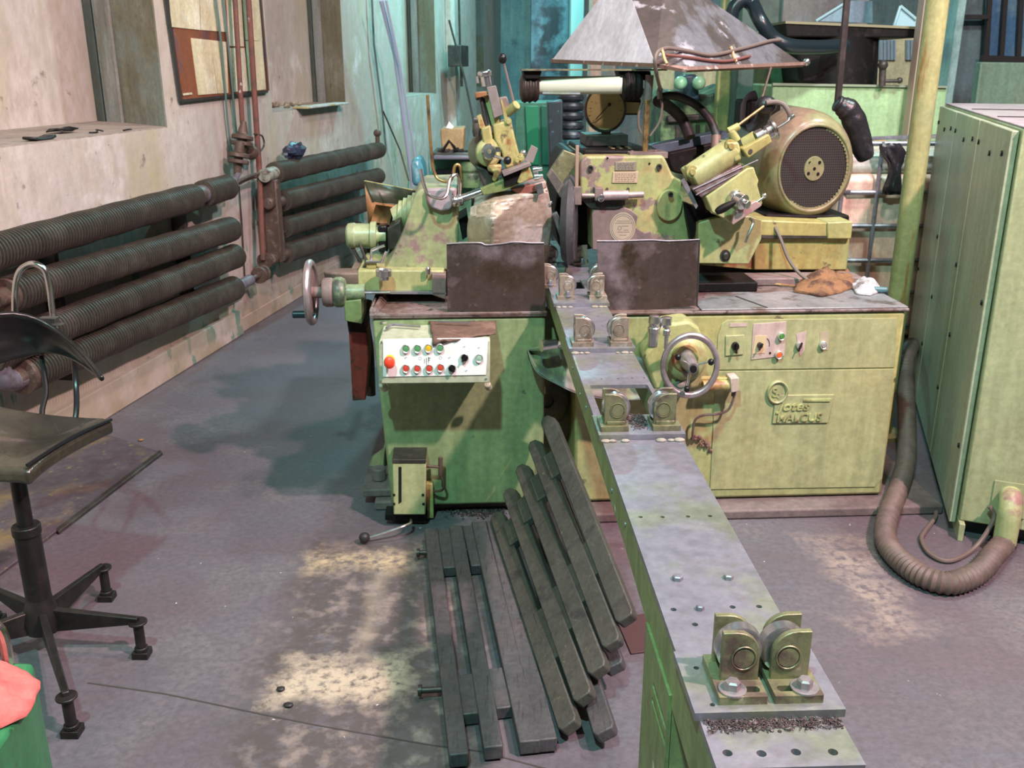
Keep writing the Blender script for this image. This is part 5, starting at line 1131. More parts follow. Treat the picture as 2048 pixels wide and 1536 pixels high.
# ---- right dresser unit
rd = mk('right_dresser', MB().cyl(F.y(1382,356,.22), F.y(1470,298,.22), .052, seg=28).pris([F.y(1371,342,.22), F.y(1384,334,.22), F.y(1400,365,.22), F.y(1390,376,.22)], (0,.1,0)), M_green, gm, bevel=.006)
mk('dresser_end_cap', MB().pris([F.y(1452,284,.17), F.y(1478,284,.17), F.y(1486,318,.17), F.y(1470,326,.17)], (0,.12,0)), M_green, rd, bevel=.008)
for px, py in ((1384,343),(1461,292)):
    mk('fixing_bolt', MB().lathe(F.y(px, py, .18), (0,-1,0), [(.024,-.02),(.024,.004),(.012,.005),(.012,.016)], 22, .88), M_yellow, rd, bevel=.001)
mk('slide_ways', ppoly(F, [(1386,378),(1482,329),(1488,340),(1470,356),(1402,395)], .16, .30), mat('brown_lilac_ways', (.21,.15,.15), [((.34,.28,.28), 18, .5, .6, (1,1,5))], .4, .4), rd, bevel=.002)
mk('way_edge', MB().tube([F.y(1386,379,.155), F.y(1516,320,.155)], .0022, 6).tube([F.y(1392,390,.155), F.y(1478,345,.155)], .002, 6), M_steel, rd)
mk('slide_block', ppoly(F, [(1412,394),(1495,336),(1508,334),(1512,348),(1518,362),(1515,370),(1526,408),(1462,446),(1424,425)], .15, .34), M_green, rd, bevel=.005)
mk('square_block', ppoly(F, [(1485,298),(1538,268),(1545,284),(1497,317)], .15, .24), M_yellow, rd, bevel=.004)
mk('block_socket', MB().lathe(F.y(1501,303,.148), (0,-1,0), [(.009,0),(.009,.002)], 14, .9), M_dark, rd)
mb = MB(); a_, b_ = Vector(F.y(1512,277,.2)), Vector(F.y(1547,259,.2)); d_ = (b_-a_).normalized()
mb.lathe(a_, d_, [(.028,0),(.028,.03),(.020,.032),(.020,.042),(.028,.044),(.028,.066),(.040,.068),(.040,.078),(.026,.08)], 28)
mk('chrome_collar', mb, M_chrome, rd, bevel=.001)
mk('olive_sleeve', MB().cyl(F.y(1490,290,.22), a_, .030), M_green, rd)
mk('tee_fitting', MB().cyl(F.y(1462,262,.2), F.y(1474,282,.2), .016).cyl(F.y(1456,263,.2), F.y(1478,252,.2), .014), M_green, rd, bevel=.002)
mk('steel_tube', MB().cyl(F.y(1474,252,.22), F.y(1527,213,.26), .0055), M_brass, rd)
mk('elbow_hose', MB().tube([F.y(1532,206,.30), F.y(1552,204,.30), F.y(1568,210,.29), F.y(1578,225,.28), F.y(1580,233,.28)], .0095, 10), M_cable, rd)
mk('link_rod', MB().tube([F.y(1580,234,.28), F.y(1575,243,.27), F.y(1555,256,.25)], .004, 8).cyl(F.y(1577,238,.28), F.y(1588,230,.28), .008), M_chrome, rd)
mk('hose_manifold', MB().ball(F.y(1532,210,.34), .035, 12, 1.2).tube([F.y(1532,215,.36), F.y(1520,245,.4), F.y(1500,262,.42)], .028, 10), M_ragblack, rd)
mk('chrome_knob', MB().lathe(F.y(1466,392,.15), (.55,-1,-.35), [(.028,0),(.030,.02),(.026,.024),(.026,.034),(.030,.036),(.030,.06),(.016,.062),(.016,.085)], 28, .9), M_chrome, rd, bevel=.001)
mk('clamp_handle', MB().tube([F.y(1470,404,.08), F.y(1455,412,.08), F.y(1440,420,.08), F.y(1432,425,.08)], .011, 12, rf=lambda t, i: .008+.008*math.sin(t*3.0)), M_oilblack, rd)
mk('pink_plate', ppoly(F, [(1464,446),(1470,424),(1512,402),(1524,410),(1520,414),(1466,450)], .12, .15), mat('pinkish_slide_plate', (.46,.32,.30), (), .4, .3), rd, bevel=.002)
mk('side_pin', MB().cyl(F.y(1514,404,.15), F.y(1530,393,.15), .005).ball(F.y(1529,391,.15), .010, 12), M_chrome, rd)
mk('guard_leaf', ppoly(F, [(1362,361),(1370,356),(1396,412),(1392,418)], .19, .20), M_steel, rd)
mk('guard_leaf', ppoly(F, [(1368,358),(1376,362),(1425,430),(1400,420)], .24, .30), M_oilblack, rd)
mk('hex_latch', MB().tube([F.y(1500,437,.2), F.y(1506,446,.18), F.y(1496,470,.17), F.y(1491,485,.17)], .006, 8), M_chrome, rd)
brk = mk('dresser_bracket', ppoly(F, [(1397,446),(1430,436),(1498,432),(1524,440),(1523,478),(1498,528),(1397,527)], .26, .42), M_green, gm, bevel=.004)
mk('bracket_boss', MB().lathe(F.y(1450,511,.26), (0,-1,0), [(.024,-.01),(.024,.004),(.014,.004),(.014,.012),(.008,.016)], 24, .85), M_dark, brk)
mk('dark_joint', ppoly(F, [(1370,405),(1400,420),(1430,430),(1440,445),(1397,450),(1382,480),(1374,440)], .3, .5), M_oilblack, gm)

# ---- motor and its bed
mc = Vector(F.y(1627, 337, .62)); MX = .86
R_ = .238
ax_ = Vector((.04, -1, -.02)).normalized()
mo = mk('motor', MB().lathe(mc, ax_, [(R_*.92,-.62),(R_,-.56),(R_,-.16),(R_*.985,-.10),(R_*.94,-.045),(R_*.87,-.010),(R_*.80,.006),(R_*.745,.010),(R_*.735,.004),(R_*.70,.0)], 64, MX), M_motor, gm, angle=50)
mk('fan_cover_ring', MB().torus(mc+ax_*.008, ax_, R_*.755, .007, 64, 10, MX), M_motor, mo)
def grille_mat():
    m, nt, b = nodes('fan_grille')
    tc = NN(nt, 'ShaderNodeTexCoord'); sep = NN(nt, 'ShaderNodeSeparateXYZ'); nt.links.new(tc.outputs['Object'], sep.inputs[0])
    outs = []
    for i in (0, 2):
        mu = NN(nt, 'ShaderNodeMath', operation='MULTIPLY'); nt.links.new(sep.outputs[i], mu.inputs[0]); mu.inputs[1].default_value = 105 if i == 0 else 95
        fr = NN(nt, 'ShaderNodeMath', operation='FRACT'); nt.links.new(mu.outputs[0], fr.inputs[0])
        lt = NN(nt, 'ShaderNodeMath', operation='LESS_THAN'); nt.links.new(fr.outputs[0], lt.inputs[0]); lt.inputs[1].default_value = .34; outs.append(lt.outputs[0])
    mx = NN(nt, 'ShaderNodeMath', operation='MAXIMUM'); nt.links.new(outs[0], mx.inputs[0]); nt.links.new(outs[1], mx.inputs[1])
    col = mixc(nt, mx.outputs[0], (.004,.004,.004), (.040,.030,.028)); nt.links.new(col, b.inputs['Base Color']); b.inputs['Roughness'].default_value = .6
    return m
mk('fan_grille', MB().lathe(mc, ax_, [(R_*.735,-.002),(R_*.735,.0035)], 64, MX), grille_mat(), mo)
mb = MB()
for k in range(64):
    a = 2*math.pi*k/64; r1 = R_*.725
    u = Vector((math.cos(a)*r1*MX, 0, math.sin(a)*r1)); p = mc+ax_*.002+u; mb.box(p+Vector((-.0075,-.003,-.0075)), p+Vector((.0075,.003,.0075)))
mk('grille_edge', mb, M_motor, mo, smooth=False)
mk('hub_disc', MB().lathe(mc+ax_*.003, ax_, [(.052,0),(.050,.006),(.02,.007)], 36, MX), M_motor, mo)
mb = MB()
for dx, dz in ((0,0),(-.022,.024),(.020,.026),(-.024,-.020),(.018,-.022)): mb.lathe(mc+ax_*.0095+Vector((dx, 0, dz)), ax_, [(.0075,0),(.0075,.0015)], 14, MX)
mk('hub_hole', mb, M_black, mo)
mk('terminal_box', MB().box(mc+Vector((-.22,.25,.15)), mc+Vector((-.08,.50,.27))), M_oilblack, mo, bevel=.01)
mk('hose_stub', MB().tube([F.y(1490,240,.95), F.y(1492,212,.95), F.y(1500,196,.95), F.y(1512,190,.95)], .022, 12), mat('lilac_grey_stub', (.33,.28,.35), (), .5), gm)
bd_ = mk('motor_bed', ppoly(F, [(1510,476),(1700,476),(1694,540),(1508,540)], .52, 1.30), M_yellow, gm, bevel=.005)
mk('bed_slab', ppoly(F, [(1398,447),(1508,440),(1660,446),(1660,474),(1398,480)], .50, 1.30), M_yellow, bd_, bevel=.005)
mk('bed_block', ppoly(F, [(1655,445),(1706,443),(1703,478),(1655,478)], .49, .75), M_green, bd_, bevel=.005)
mk('bed_gap', ppoly(F, [(1518,470),(1655,472),(1655,477),(1518,477)], .495, .53), M_dark, bd_)
mk('motor_saddle', ppoly(F, [(1530,428),(1700,430),(1700,446),(1530,446)], .62, 1.25), M_oilblack, bd_, bevel=.01)
mk('bed_web', ppoly(F, [(1397,480),(1510,478),(1510,540),(1397,530)], .54, 1.2), M_rustyyellow, bd_, bevel=.003)
mk('tail_lead', MB().tube([F.y(1545,446,.52), F.y(1560,475,.47), F.y(1578,520,.42), F.y(1600,548,.38), F.y(1625,566,.34)], .0072, 8), M_cable, gm)
mb = MB(); mb.box((.66,.42,ZTAB), (1.50,.56,ZTAB+.03)); mb.box((.60,.30,ZTAB), (1.02,.50,ZTAB+.04))
mk('chip_tray', mb, M_oilblack, gm, bevel=.006)
mk('tray_rail', MB().box((1.0,.40,ZTAB+.001), (1.50,.52,ZTAB+.034)), M_bare, gm, bevel=.006)
mk('loose_rod', MB().cyl(F.z(1480,562,ZTAB+.008), F.z(1590,572,ZTAB+.008), .005), M_rustyyellow, gm)

# ---- things lying on the machine (machine frame roots)
def onM(o): o.location = (MF.o[0], MF.o[1], 0); o.rotation_euler = (0, 0, math.radians(MF.deg)); return o
zc = F.y(870, 683, yp)[2]
ztop = F.y(757, 690, yp)[2]
def zt_at(px): return None
hexg = 'hex keys lying on the control box'
zp = .7925
def ptop(px, py, dz=.0): p = F.z(px, py, zp+dz); return p
o = onM(mk('hex_key', MB().tube([ptop(761,645,.006), ptop(824,641,.006)], .0055, 6, smooth=False), M_chrome)); tag(o, 'straight bright bar lying at the back left of the control box', 'hex key', hexg)
o = onM(mk('hex_key', MB().tube([ptop(773,656,.008), ptop(781,650,.008), ptop(786,649,.008), ptop(840,653,.008)], .0055, 6, smooth=False), M_steel)); tag(o, 'bent hex key lying on the control box, its short end at left', 'hex key', hexg)
o = onM(mk('hex_key', MB().tube([ptop(873,643,.020), ptop(942,646,.020)], .0042, 6, smooth=False), M_chrome)); tag(o, 'thin bright rod lying on top of the brown rag', 'hex key', hexg)
# brown rag draped over the box
def drape():
    rows = []
    edge = [(860,641),(863,652),(864,668),(868,690)]
    N = 22
    for j in range(12):
        v = j/11; row = []
        for i in range(N):
            u = i/(N-1)
            pxl = 858+8*v+ (4*noise.noise(Vector((v*6, 1, 1)))); px = pxl+(991-pxl)*u
            back = 636; front = 668+ (24*(1-u)**1.4 if v > .5 else 24*(1-u)**1.4)*(1 if u < .97 else .9)
            py = back+(front-back)*v+1.5*noise.noise(Vector((u*5, v*4, 2)))
            if py < 681: p = Vector(F.z(px, py, zp+.004+.010*abs(noise.noise(Vector((u*7, v*5, 3))))))
            else: p = Vector(F.y(px, py, yp-.010-.004*abs(noise.noise(Vector((u*7, v*5, 3))))))
            if p.y > -.004: p.y = -.004-.002*abs(noise.noise(Vector((u*9,v*9,1))))
            row.append(tuple(p))
        rows.append(row)
    return MB().loft(rows)
o = onM(mk('brown_rag', drape(), M_ragbrown, solid=.004, angle=70)); tag(o, 'dark brown oily rag draped over the top of the control box', 'rag')
def zpts(pts, z): return [(F.z(a, b, z)[0], F.z(a, b, z)[1]) for a, b in pts]
o = onM(rag('rust_coloured_rag', zpts([(1588,588),(1598,568),(1640,548),(1690,546),(1712,562),(1708,580),(1680,590),(1640,598)], ZTAB), ZTAB+.008, M_ragorange, .060, 5.5, fold=4)); tag(o, 'rust-orange crumpled rag on the right of the machine table', 'rag')
o = onM(rag('grey_rag', zpts([(1700,578),(1716,566),(1750,572),(1762,586),(1740,596),(1712,592)], ZTAB), ZTAB+.008, M_raggrey, .035, 8.5, fold=4)); tag(o, 'small grey-white rag beside the rust-orange one at the table corner', 'rag')
o = onM(mk('plastic_tube', MB().cyl(F.z(1728,578,ZTAB+.02), F.z(1774,580,ZTAB+.02), .012), mat('teal_plastic', (.06,.16,.18), (), .35), bevel=.003)); tag(o, 'dark teal round handle poking out behind the grey rag', 'tool handle')

# ================================================================== EXTRACTION HOOD
hd_ = thing('extraction_hood', 'galvanised pyramid extraction hood hanging over the grinder', 'hood', loc=(.6, 4.0, 1.7))
def ho(p): return Vector(p)-Vector((.6, 4.0, 1.7))
A_ = ho(GF.y(1104,122,4.55)); B_ = ho(GF.y(1312,131,3.75)); C_ = ho(GF.y(1372,139,3.74)); D_ = ho(GF.y(1606,129,4.35)); E_ = ho(GF.y(1400,128,5.2)); 
T1 = ho(GF.y(1243,-60,4.25)); T2 = ho(GF.y(1330,-60,4.20)); T3 = ho(GF.y(1330,-60,4.6)); T0 = ho(GF.y(1262,-60,4.6))
mk('hood_shell', MB().add([A_, B_, E_, T1, T3, T0], [(0,1,3), (2,0,5,4), (0,3,5)]), M_hood, hd_, solid=.004, smooth=False)
mk('shaded_stained_panel', MB().add([B_, C_, D_, E_, T1, T2, T3], [(0,1,5,4), (1,2,5), (2,3,6,5)]), M_hoodshadestain, hd_, solid=.004, smooth=False)
mk('rim_angle', MB().tube([A_, B_, C_, D_, E_, A_], .011, 4, smooth=False), M_rim, hd_)
mk('corner_lug', MB().ball(D_+Vector((.015,0,.01)), .016, 10), M_chrome, hd_)
def onface(px, py, off=-.02):
    o_ = Vector((0,0,CAMH)); d = Vector(ray(px, py)); P0 = C_+Vector((.6,4.0,1.7)); n_ = (T2-C_).cross(D_-C_)
    t = (P0-o_).dot(n_)/d.dot(n_); return ho(o_+d*(t*.995))
cabp = [(1562,80),(1540,82),(1500,93),(1468,101),(1440,108),(1415,110),(1380,103),(1350,98),(1330,97)]
pts = [onface(*p) for p in cabp]+[ho(GF.y(1314,106,3.70)), ho(GF.y(1310,128,3.69)), ho(GF.y(1316,160,3.75)), ho(GF.y(1321,178,3.84))]
mk('supply_cable', MB().tube(pts, .0075, 8), M_cable, hd_)
mk('second_cable', MB().tube([onface(*p) for p in ((1330,110),(1380,115),(1420,121),(1458,122),(1500,112))], .006, 8), mat('red_brown_cable', (.16,.06,.05), (), .6), hd_)
for px, py in ((1326,104),(1465,100)):
    mk('cable_tie', MB().tube([onface(px-3,py-6), onface(px,py+2), onface(px+3,py+14), onface(px+8,py+24)], .006, 6), M_tie, hd_)

o = mk('steel_hanger', MB().tube([GF.y(1700,-60,4.4), GF.y(1694,0,4.4), GF.y(1684,110,4.4), GF.y(1675,208,4.4)], .016, 8), mat('dark_brown_hanger', (.06,.045,.045), [((.12,.09,.09), 12, .5, .7)], .4, .3)); tag(o, 'dark vertical hanger rod above the right of the motor', 'hanger rod')
mb = MB().tube([GF.y(1672,205,4.38), GF.y(1684,212,4.38), GF.y(1700,225,4.38), GF.y(1713,255,4.38), GF.y(1726,300,4.38), GF.y(1733,318,4.38)], .04, 16, rf=lambda t, i: .030+.022*math.sin(t*3.0)+.006*noise.noise(Vector((i*.35,0,0))))
o = mk('black_plastic_wrap', mb, M_ragblack, angle=60); tag(o, 'black plastic wrap hanging off the rod behind the motor', 'plastic wrap')
o = mk('thin_rod', MB().cyl(GF.y(1542,135,4.0), GF.y(1505,262,3.9), .0045), M_valve); tag(o, 'thin rusty rod hanging from the hood edge down to the dresser', 'rod')

# ================================================================== RIGHT: CONTROL CABINET
CABO = Vector((1.690, 3.245, 0))
LD = Vector((.31, 1, 0)); FD = Vector((.226, -.097, 0)).normalized()
ec = thing('electrical_cabinet', 'tall pale green electrical cabinet cut by the right edge of the picture', 'electrical cabinet', loc=tuple(CABO))
HC = 1.505
def quad(p, a, b, z0, z1): return MB().hexa([p+Vector((0,0,z0)), p+a+Vector((0,0,z0)), p+a+b+Vector((0,0,z0)), p+b+Vector((0,0,z0))], [p+Vector((0,0,z1)), p+a+Vector((0,0,z1)), p+a+b+Vector((0,0,z1)), p+b+Vector((0,0,z1))])
O0 = Vector((0,0,0)); LL = 2.1
mk('cabinet_body', quad(O0, FD*1.2, LD*LL, .07, HC), M_cab, ec, bevel=.006)
mk('side_plinth', quad(O0-LD*.03, FD*.02, LD*LL, .0, .07), M_cab, ec, bevel=.002)
mk('dark_plinth', quad(LD*.06+FD*.03, FD*1.1, LD*(LL-.1), .0, .069), M_black, ec)
mk('cabinet_top', quad(FD*.0, FD*1.2, LD*LL, HC, HC+.006), M_cabtop, ec, bevel=.002)
lid = mk('top_seams', quad(FD*.02+LD*.62, FD*1.2, LD*.008, HC+.006, HC+.010).add(*(lambda q: (q.v, q.f))(quad(FD*.02+LD*1.3, FD*1.2, LD*.008, HC+.006, HC+.010))), M_dark, ec)
nd = Vector((-LD.y, LD.x, 0)).normalized()
for a, b in ((.03,.70),(.715,1.40),(1.415,2.08)):
    dr = mk('door', quad(LD*a+nd*.004, LD*(b-a), nd*.024, .045, HC-.01), M_cabside, ec, bevel=.004)
    for t, z in ((a+.10, HC-.09), (a+.34, HC-.11), (b-.05, HC-.09), (b-.06, .62), (a+.03, .35), (a+.03, .9)):
        p = LD*t+nd*.028+Vector((0,0,z)); mk('door_latch', MB().cyl(p, p+nd*.006, .008, seg=12).box(p+Vector((-.003,-.010,-.012)), p+Vector((.003,.010,-.003))), M_black, dr)
fn = Vector((FD.y, -FD.x, 0)).normalized()
mk('worn_marks', MB().add([FD*.10+fn*.0015+Vector((0,0,.98+.0)), FD*.125+fn*.0015+Vector((0,0,.965)), FD*.13+fn*.0015+Vector((0,0,.975)), FD*.105+fn*.0015+Vector((0,0,.992))], [(0,1,2,3)]).add([FD*.095+fn*.0015+Vector((0,0,.93)), FD*.115+fn*.0015+Vector((0,0,.94)), FD*.12+fn*.0015+Vector((0,0,.932)), FD*.098+fn*.0015+Vector((0,0,.921))], [(0,1,2,3)]), M_tie, ec)
# conduit elbow on the front
ez = CABO.z
cq = Vector(GF.y(1990,1000,3.02))-CABO; cq = FD*.155+fn*.045
el = mk('conduit_elbow', MB().tube([cq-fn*.05+Vector((0,0,.20)), cq+Vector((0,0,.205)), cq+fn*.022+Vector((0,0,.18)), cq+fn*.03+Vector((0,0,.14)), cq+fn*.03+Vector((0,0,.03))], .040, 18, sub=8), mat('dusty_elbow_paint', (.40,.46,.22), [((.30,.19,.16), 7, .50, .58)], .5, bump=.1), ec)
mk('elbow_flange', MB().hexa(*[[FD*(.155+x)+fn*y_+Vector((0,0,z)) for x, z in ((-.058,.12),(.058,.12),(.058,.255),(-.058,.255))] for y_ in (.0,.006)]), M_cab, el, bevel=.001)
mk('hose_clamp', MB().lathe(cq+fn*.03+Vector((0,0,.035)), (0,0,1), [(.042,0),(.042,.010)], 20).ball(cq+fn*.075+Vector((.01,0,.04)), .009, 8), M_black, el)
# large corrugated hose looping on the floor
hp = [GF.z(1998,1085,.10), GF.z(1985,1112,.06), GF.z(1955,1146,.045), GF.z(1900,1166,.042), GF.z(1845,1152,.042), GF.z(1800,1120,.042), GF.z(1772,1080,.042), GF.z(1775,1035,.046), GF.z(1796,980,.06), GF.z(1812,920,.09), GF.z(1814,850,.15), GF.z(1812,780,.24), GF.z(1812,720,.33), GF.y(1824,690,4.9)]
def hrf(t, i): return .041 if i % 2 else .0345
P_ = [Vector(p) for p in hp]
P_[0] = CABO+cq+fn*.03+Vector((0,0,.04))
def resample(P, step):
    Q = []
    for i in range(len(P)-1):
        p0 = P[max(i-1, 0)]; p1 = P[i]; p2 = P[i+1]; p3 = P[min(i+2, len(P)-1)]
        n = max(2, int((p2-p1).length/step))
        for k in range(n):
            t = k/n; Q.append(.5*((2*p1)+(p2-p0)*t+(2*p0-5*p1+4*p2-p3)*t*t+(3*p1-p0-3*p2+p3)*t**3))
    return Q+[P[-1]]
o = mk('corrugated_hose', MB().tube(resample(P_, .0095), .036, 20, smooth=False, rf=hrf), M_hose, angle=20); tag(o, 'thick dusty corrugated hose looping over the floor between grinder and cabinet', 'hose')
o = mk('thin_cable', MB().tube([CABO+FD*.09+fn*.04+Vector((0,0,.165)), CABO+FD*.11+fn*.05+Vector((0,0,.12)), GF.z(1950,1095,.02), GF.z(1900,1122,.012), GF.z(1860,1108,.012), GF.z(1843,1080,.012), GF.z(1850,1062,.012), GF.z(1872,1030,.012), GF.z(1862,1000,.012)], .0085, 8), M_cable); tag(o, 'thin grey-brown cable curling in front of the cabinet base', 'cable')
p_ = CABO+FD*.09+fn*.04+Vector((0,0,.165))

# pole
px_ = GF.y(1858, 132, 4.3)
o = mk('steel_pole', MB().cyl((px_[0], 4.3, 0), (px_[0], 4.3, 4.8), .047, seg=32).cyl((px_[0], 4.3, 0), (px_[0], 4.3, .02), .10), M_pole); tag(o, 'yellow-green painted round steel pole between grinder and cabinet', 'pole')
px_ = GF.y(1849, 132, 6.45)
o = mk('beige_column', MB().box((px_[0]-.052, 6.45, 0), (px_[0]+.052, 6.56, 4.8)), mat('pinkish_column_paint', (.46,.33,.28), (), .5), bevel=.01); tag(o, 'pinkish square column just behind the yellow-green pole', 'column')

# IBC container
ib = thing('liquid_container', 'caged plastic liquid container with pinkish liquid standing behind the grinder', 'container', loc=(2.6, 5.9, 0))
def ibp(x, y, z): return Vector((x-2.6, y-5.9, z))
X0, X1, Y0, Y1 = 1.84, 3.2, 5.46, 6.4
mk('tank', MB().hexa([ibp(X0+.02,Y0+.03,.16), ibp(X1,Y0+.03,.16), ibp(X1,Y1,.16), ibp(X0+.02,Y1,.16)], [ibp(X0+.02,Y0+.03,1.12), ibp(X1,Y0+.03,1.12), ibp(X1,Y1,1.12), ibp(X0+.02,Y1,1.12)]), M_ibc, ib, bevel=.05, seg=4)
mk('tank_top', MB().box(ibp(X0+.03,Y0+.04,1.115), ibp(X1,Y1-.01,1.24)), M_ibcwhite, ib, bevel=.05, seg=4)
for z in (.24, .44, .63, .83, 1.02, 1.29):
    mk('cage_bar', MB().tube([ibp(X0,Y1,z), ibp(X0,Y0+.10,z), ibp(X0+.08,Y0+.0,z), ibp(X1,Y0,z)], .014, 8, smooth=False), M_galv, ib)
for x in (X0+.03, X0+.23, X0+.43, X0+.63, X0+.83, X0+1.03):
    mk('cage_bar', MB().cyl(ibp(x,Y0-.004,.14), ibp(x,Y0-.004,1.30), .012, seg=10), M_galv, ib)
for y in (Y0+.25, Y0+.5, Y0+.75): mk('cage_bar', MB().cyl(ibp(X0-.004,y,.14), ibp(X0-.004,y,1.30), .012, seg=10), M_galv, ib)
mk('pallet', MB().box(ibp(X0,Y0,.09), ibp(X1,Y1,.14)).box(ibp(X0,Y0,.0), ibp(X0+.14,Y1,.09)).box(ibp(X1-.14,Y0,.0), ibp(X1,Y1,.09)).box(ibp(2.45,Y0,.0), ibp(2.6,Y1,.09)), mat('pallet_wood', (.30,.22,.14), [((.2,.14,.09), 7, .5, .7)], .7), ib)
mk('lid_bar', MB().tube([ibp(X0,Y0,1.31), ibp(2.6,Y0+.3,1.31), ibp(X1,Y0+.1,1.31)], .012, 8), M_galv, ib)
o = mk('yellow_marker', MB().cyl(GF.z(1752,288,1.252), GF.z(1766,286,1.252), .022), M_yellowcap, bevel=.004); tag(o, 'small bright yellow cylinder lying on the liquid container', 'marker')
o.location.z += .022
# black rag hanging from the cage
rows = []
for j in range(11):
    v = j/10; row = []
    prof = [(1762,1798),(1760,1806),(1762,1812),(1768,1808),(1776,1806),(1778,1802),(1776,1802),(1772,1802),(1768,1802),(1766,1802),(1766,1802)][j]
    ys = [287,296,304,314,324,336,350,362,372,380,388][j]
    for i in range(12):
        u = i/11; px = prof[0]+(prof[1]-prof[0])*u
        row.append(GF.y(px, ys+2*noise.noise(Vector((u*4, v*4, 1))), Y0-.05-.04*abs(noise.noise(Vector((u*5, v*3, 7))))-.02*math.sin(u*3.1)))
    rows.append(row)
o = mk('black_rag', MB().loft(rows), M_ragblack, solid=.012, angle=70); tag(o, 'black rag hung over the cage of the liquid container', 'rag')

# ================================================================== BACKGROUND OF THE HALL
def bgbox(name, label, cat, pts, y, depth, m, group=None, to_floor=False, parts=None, bevel=.01):
    """an item whose near face has the seen outline at distance y"""
    P = [Vector(GF.y(a, b, y)) for a, b in pts]
    if to_floor:
        z0 = min(p.z for p in P); P = [Vector((p.x, p.y, 0.0)) if p.z < z0+.02 else p for p in P]
    c = sum(P, Vector())/len(P); c.z = 0
    r = thing(name, label, cat, loc=tuple(c), group=group)
    mk('body', MB().pris([p-c for p in P], (0, depth, 0)), m, r, bevel=bevel)
    if parts: parts(r, c)
    return r
def GP(c, y): return lambda px, py, dy=0: Vector(GF.y(px, py, y+dy))-c
def sub(r, c, name, pts, y, d, m, **k): return mk(name, MB().pris([Vector(GF.y(a, b, y))-c for a, b in pts], (0, d, 0)), m, r, **k)

def p_bench(r, c):
    g = GP(c, 7.0)
    sub(r, c, 'bench_top', [(862,306),(952,306),(950,318),(864,318)], 6.9, .5, M_dark, bevel=.01)
    sub(r, c, 'roll_bar', [(866,312),(950,312),(950,320),(866,320)], 6.8, .08, mat('lilac_roll', (.14,.13,.17), (), .4), bevel=.01)
    mk('small_machine', MB().lathe(g(940,345,-.1), (0,0,1), [(.07,-.1),(.08,-.02),(.07,.0),(.08,.02),(.07,.08)], 20), M_midgreen, r)
    sub(r, c, 'drawer_shadow', [(868,340),(925,338),(925,375),(868,378)], 6.95, .04, M_black)
bgbox('green_workbench', 'green workbench with a dark top behind the bent coolant tubes', 'workbench', [(864,318),(952,318),(952,420),(868,420)], 7.0, .6, mat('bench_green', (.10,.25,.14), [((.04,.08,.05), 6, .5, .7)], .5), to_floor=True, parts=p_bench)
def p_carton(r, c):
    sub(r, c, 'white_paper', [(892,256),(898,243),(908,254),(904,258)], 7.1, .02, M_white)
    mk('wire_frame', MB().tube([Vector(GF.y(x, y, 6.95))-c for x, y in ((886,300),(898,282),(908,294),(912,302))], .012, 6, smooth=False), M_black, r)
bgbox('cardboard_box', 'open brown cardboard box standing on the green workbench', 'box', [(880,258),(928,256),(926,304),(884,306)], 7.1, .3, M_card, parts=p_carton)
mb = MB(); 
for i in range(6): mb.cyl(GF.y(878+i*9, 303, 6.98), GF.y(890+i*9, 298+i % 3*3, 6.96), .014)
o = mk('tool_pile', mb, M_dark); tag(o, 'pile of dark tools on the green workbench', 'tools', kind='stuff')
o = bgbox('teal_drum', 'blue-teal plastic bag on the floor beside the lilac pipes', 'bag', [(820,322),(836,312),(846,335),(850,372),(824,374)], 6.6, .3, mat('teal_bag_plastic', (.10,.33,.42), [((.3,.5,.55), 8, .55, .65)], .25), bevel=.06)
def p_gcab(r, c):
    sub(r, c, 'door_panel', [(1050,212),(1078,212),(1078,330),(1056,330)], 8.37, .03, mat('emerald_door', (.02,.22,.11), (), .4), bevel=.005)
    sub(r, c, 'door_panel', [(1082,212),(1108,212),(1108,330),(1084,330)], 8.37, .03, mat('dark_emerald_door', (.015,.12,.08), (), .4), bevel=.005)
bgbox('emerald_cabinet', 'emerald green cabinet behind the left dresser lever', 'cabinet', [(1030,205),(1128,205),(1128,345),(1030,345)], 8.4, .6, M_teal, to_floor=True, parts=p_gcab)
g_ = 'dark coils stacked on the far rack'
for i in range(5):
    p = Vector(GF.y(1142, 195+i*19, 7.66)); o = mk('cable_coil', MB().torus(p, (0,.1,1), .07, .034, 24, 10), mat('dark_coil', (.03,.035,.045), [((.12,.14,.18), 10, .56, .7)], .4) if i == 0 else D.materials['dark_coil'])
    tag(o, 'dark cable coil in the stack between emerald cabinet and grinder lamp', 'coil', g_)
bgbox('dark_rack', 'dark shelf rack crowded with small blue-grey parts behind the lamp socket', 'rack', [(1095,205),(1126,200),(1128,330),(1112,330)], 7.2, .25, mat('dark_rack_metal', (.025,.04,.05), [((.10,.22,.30), 12, .56, .64)], .4), to_floor=True)
bgbox('dark_rack', 'narrow dark support rack carrying the stacked cable coils', 'rack', [(1130,290),(1152,290),(1152,330),(1130,330)], 7.60, .16, M_dark, to_floor=True)
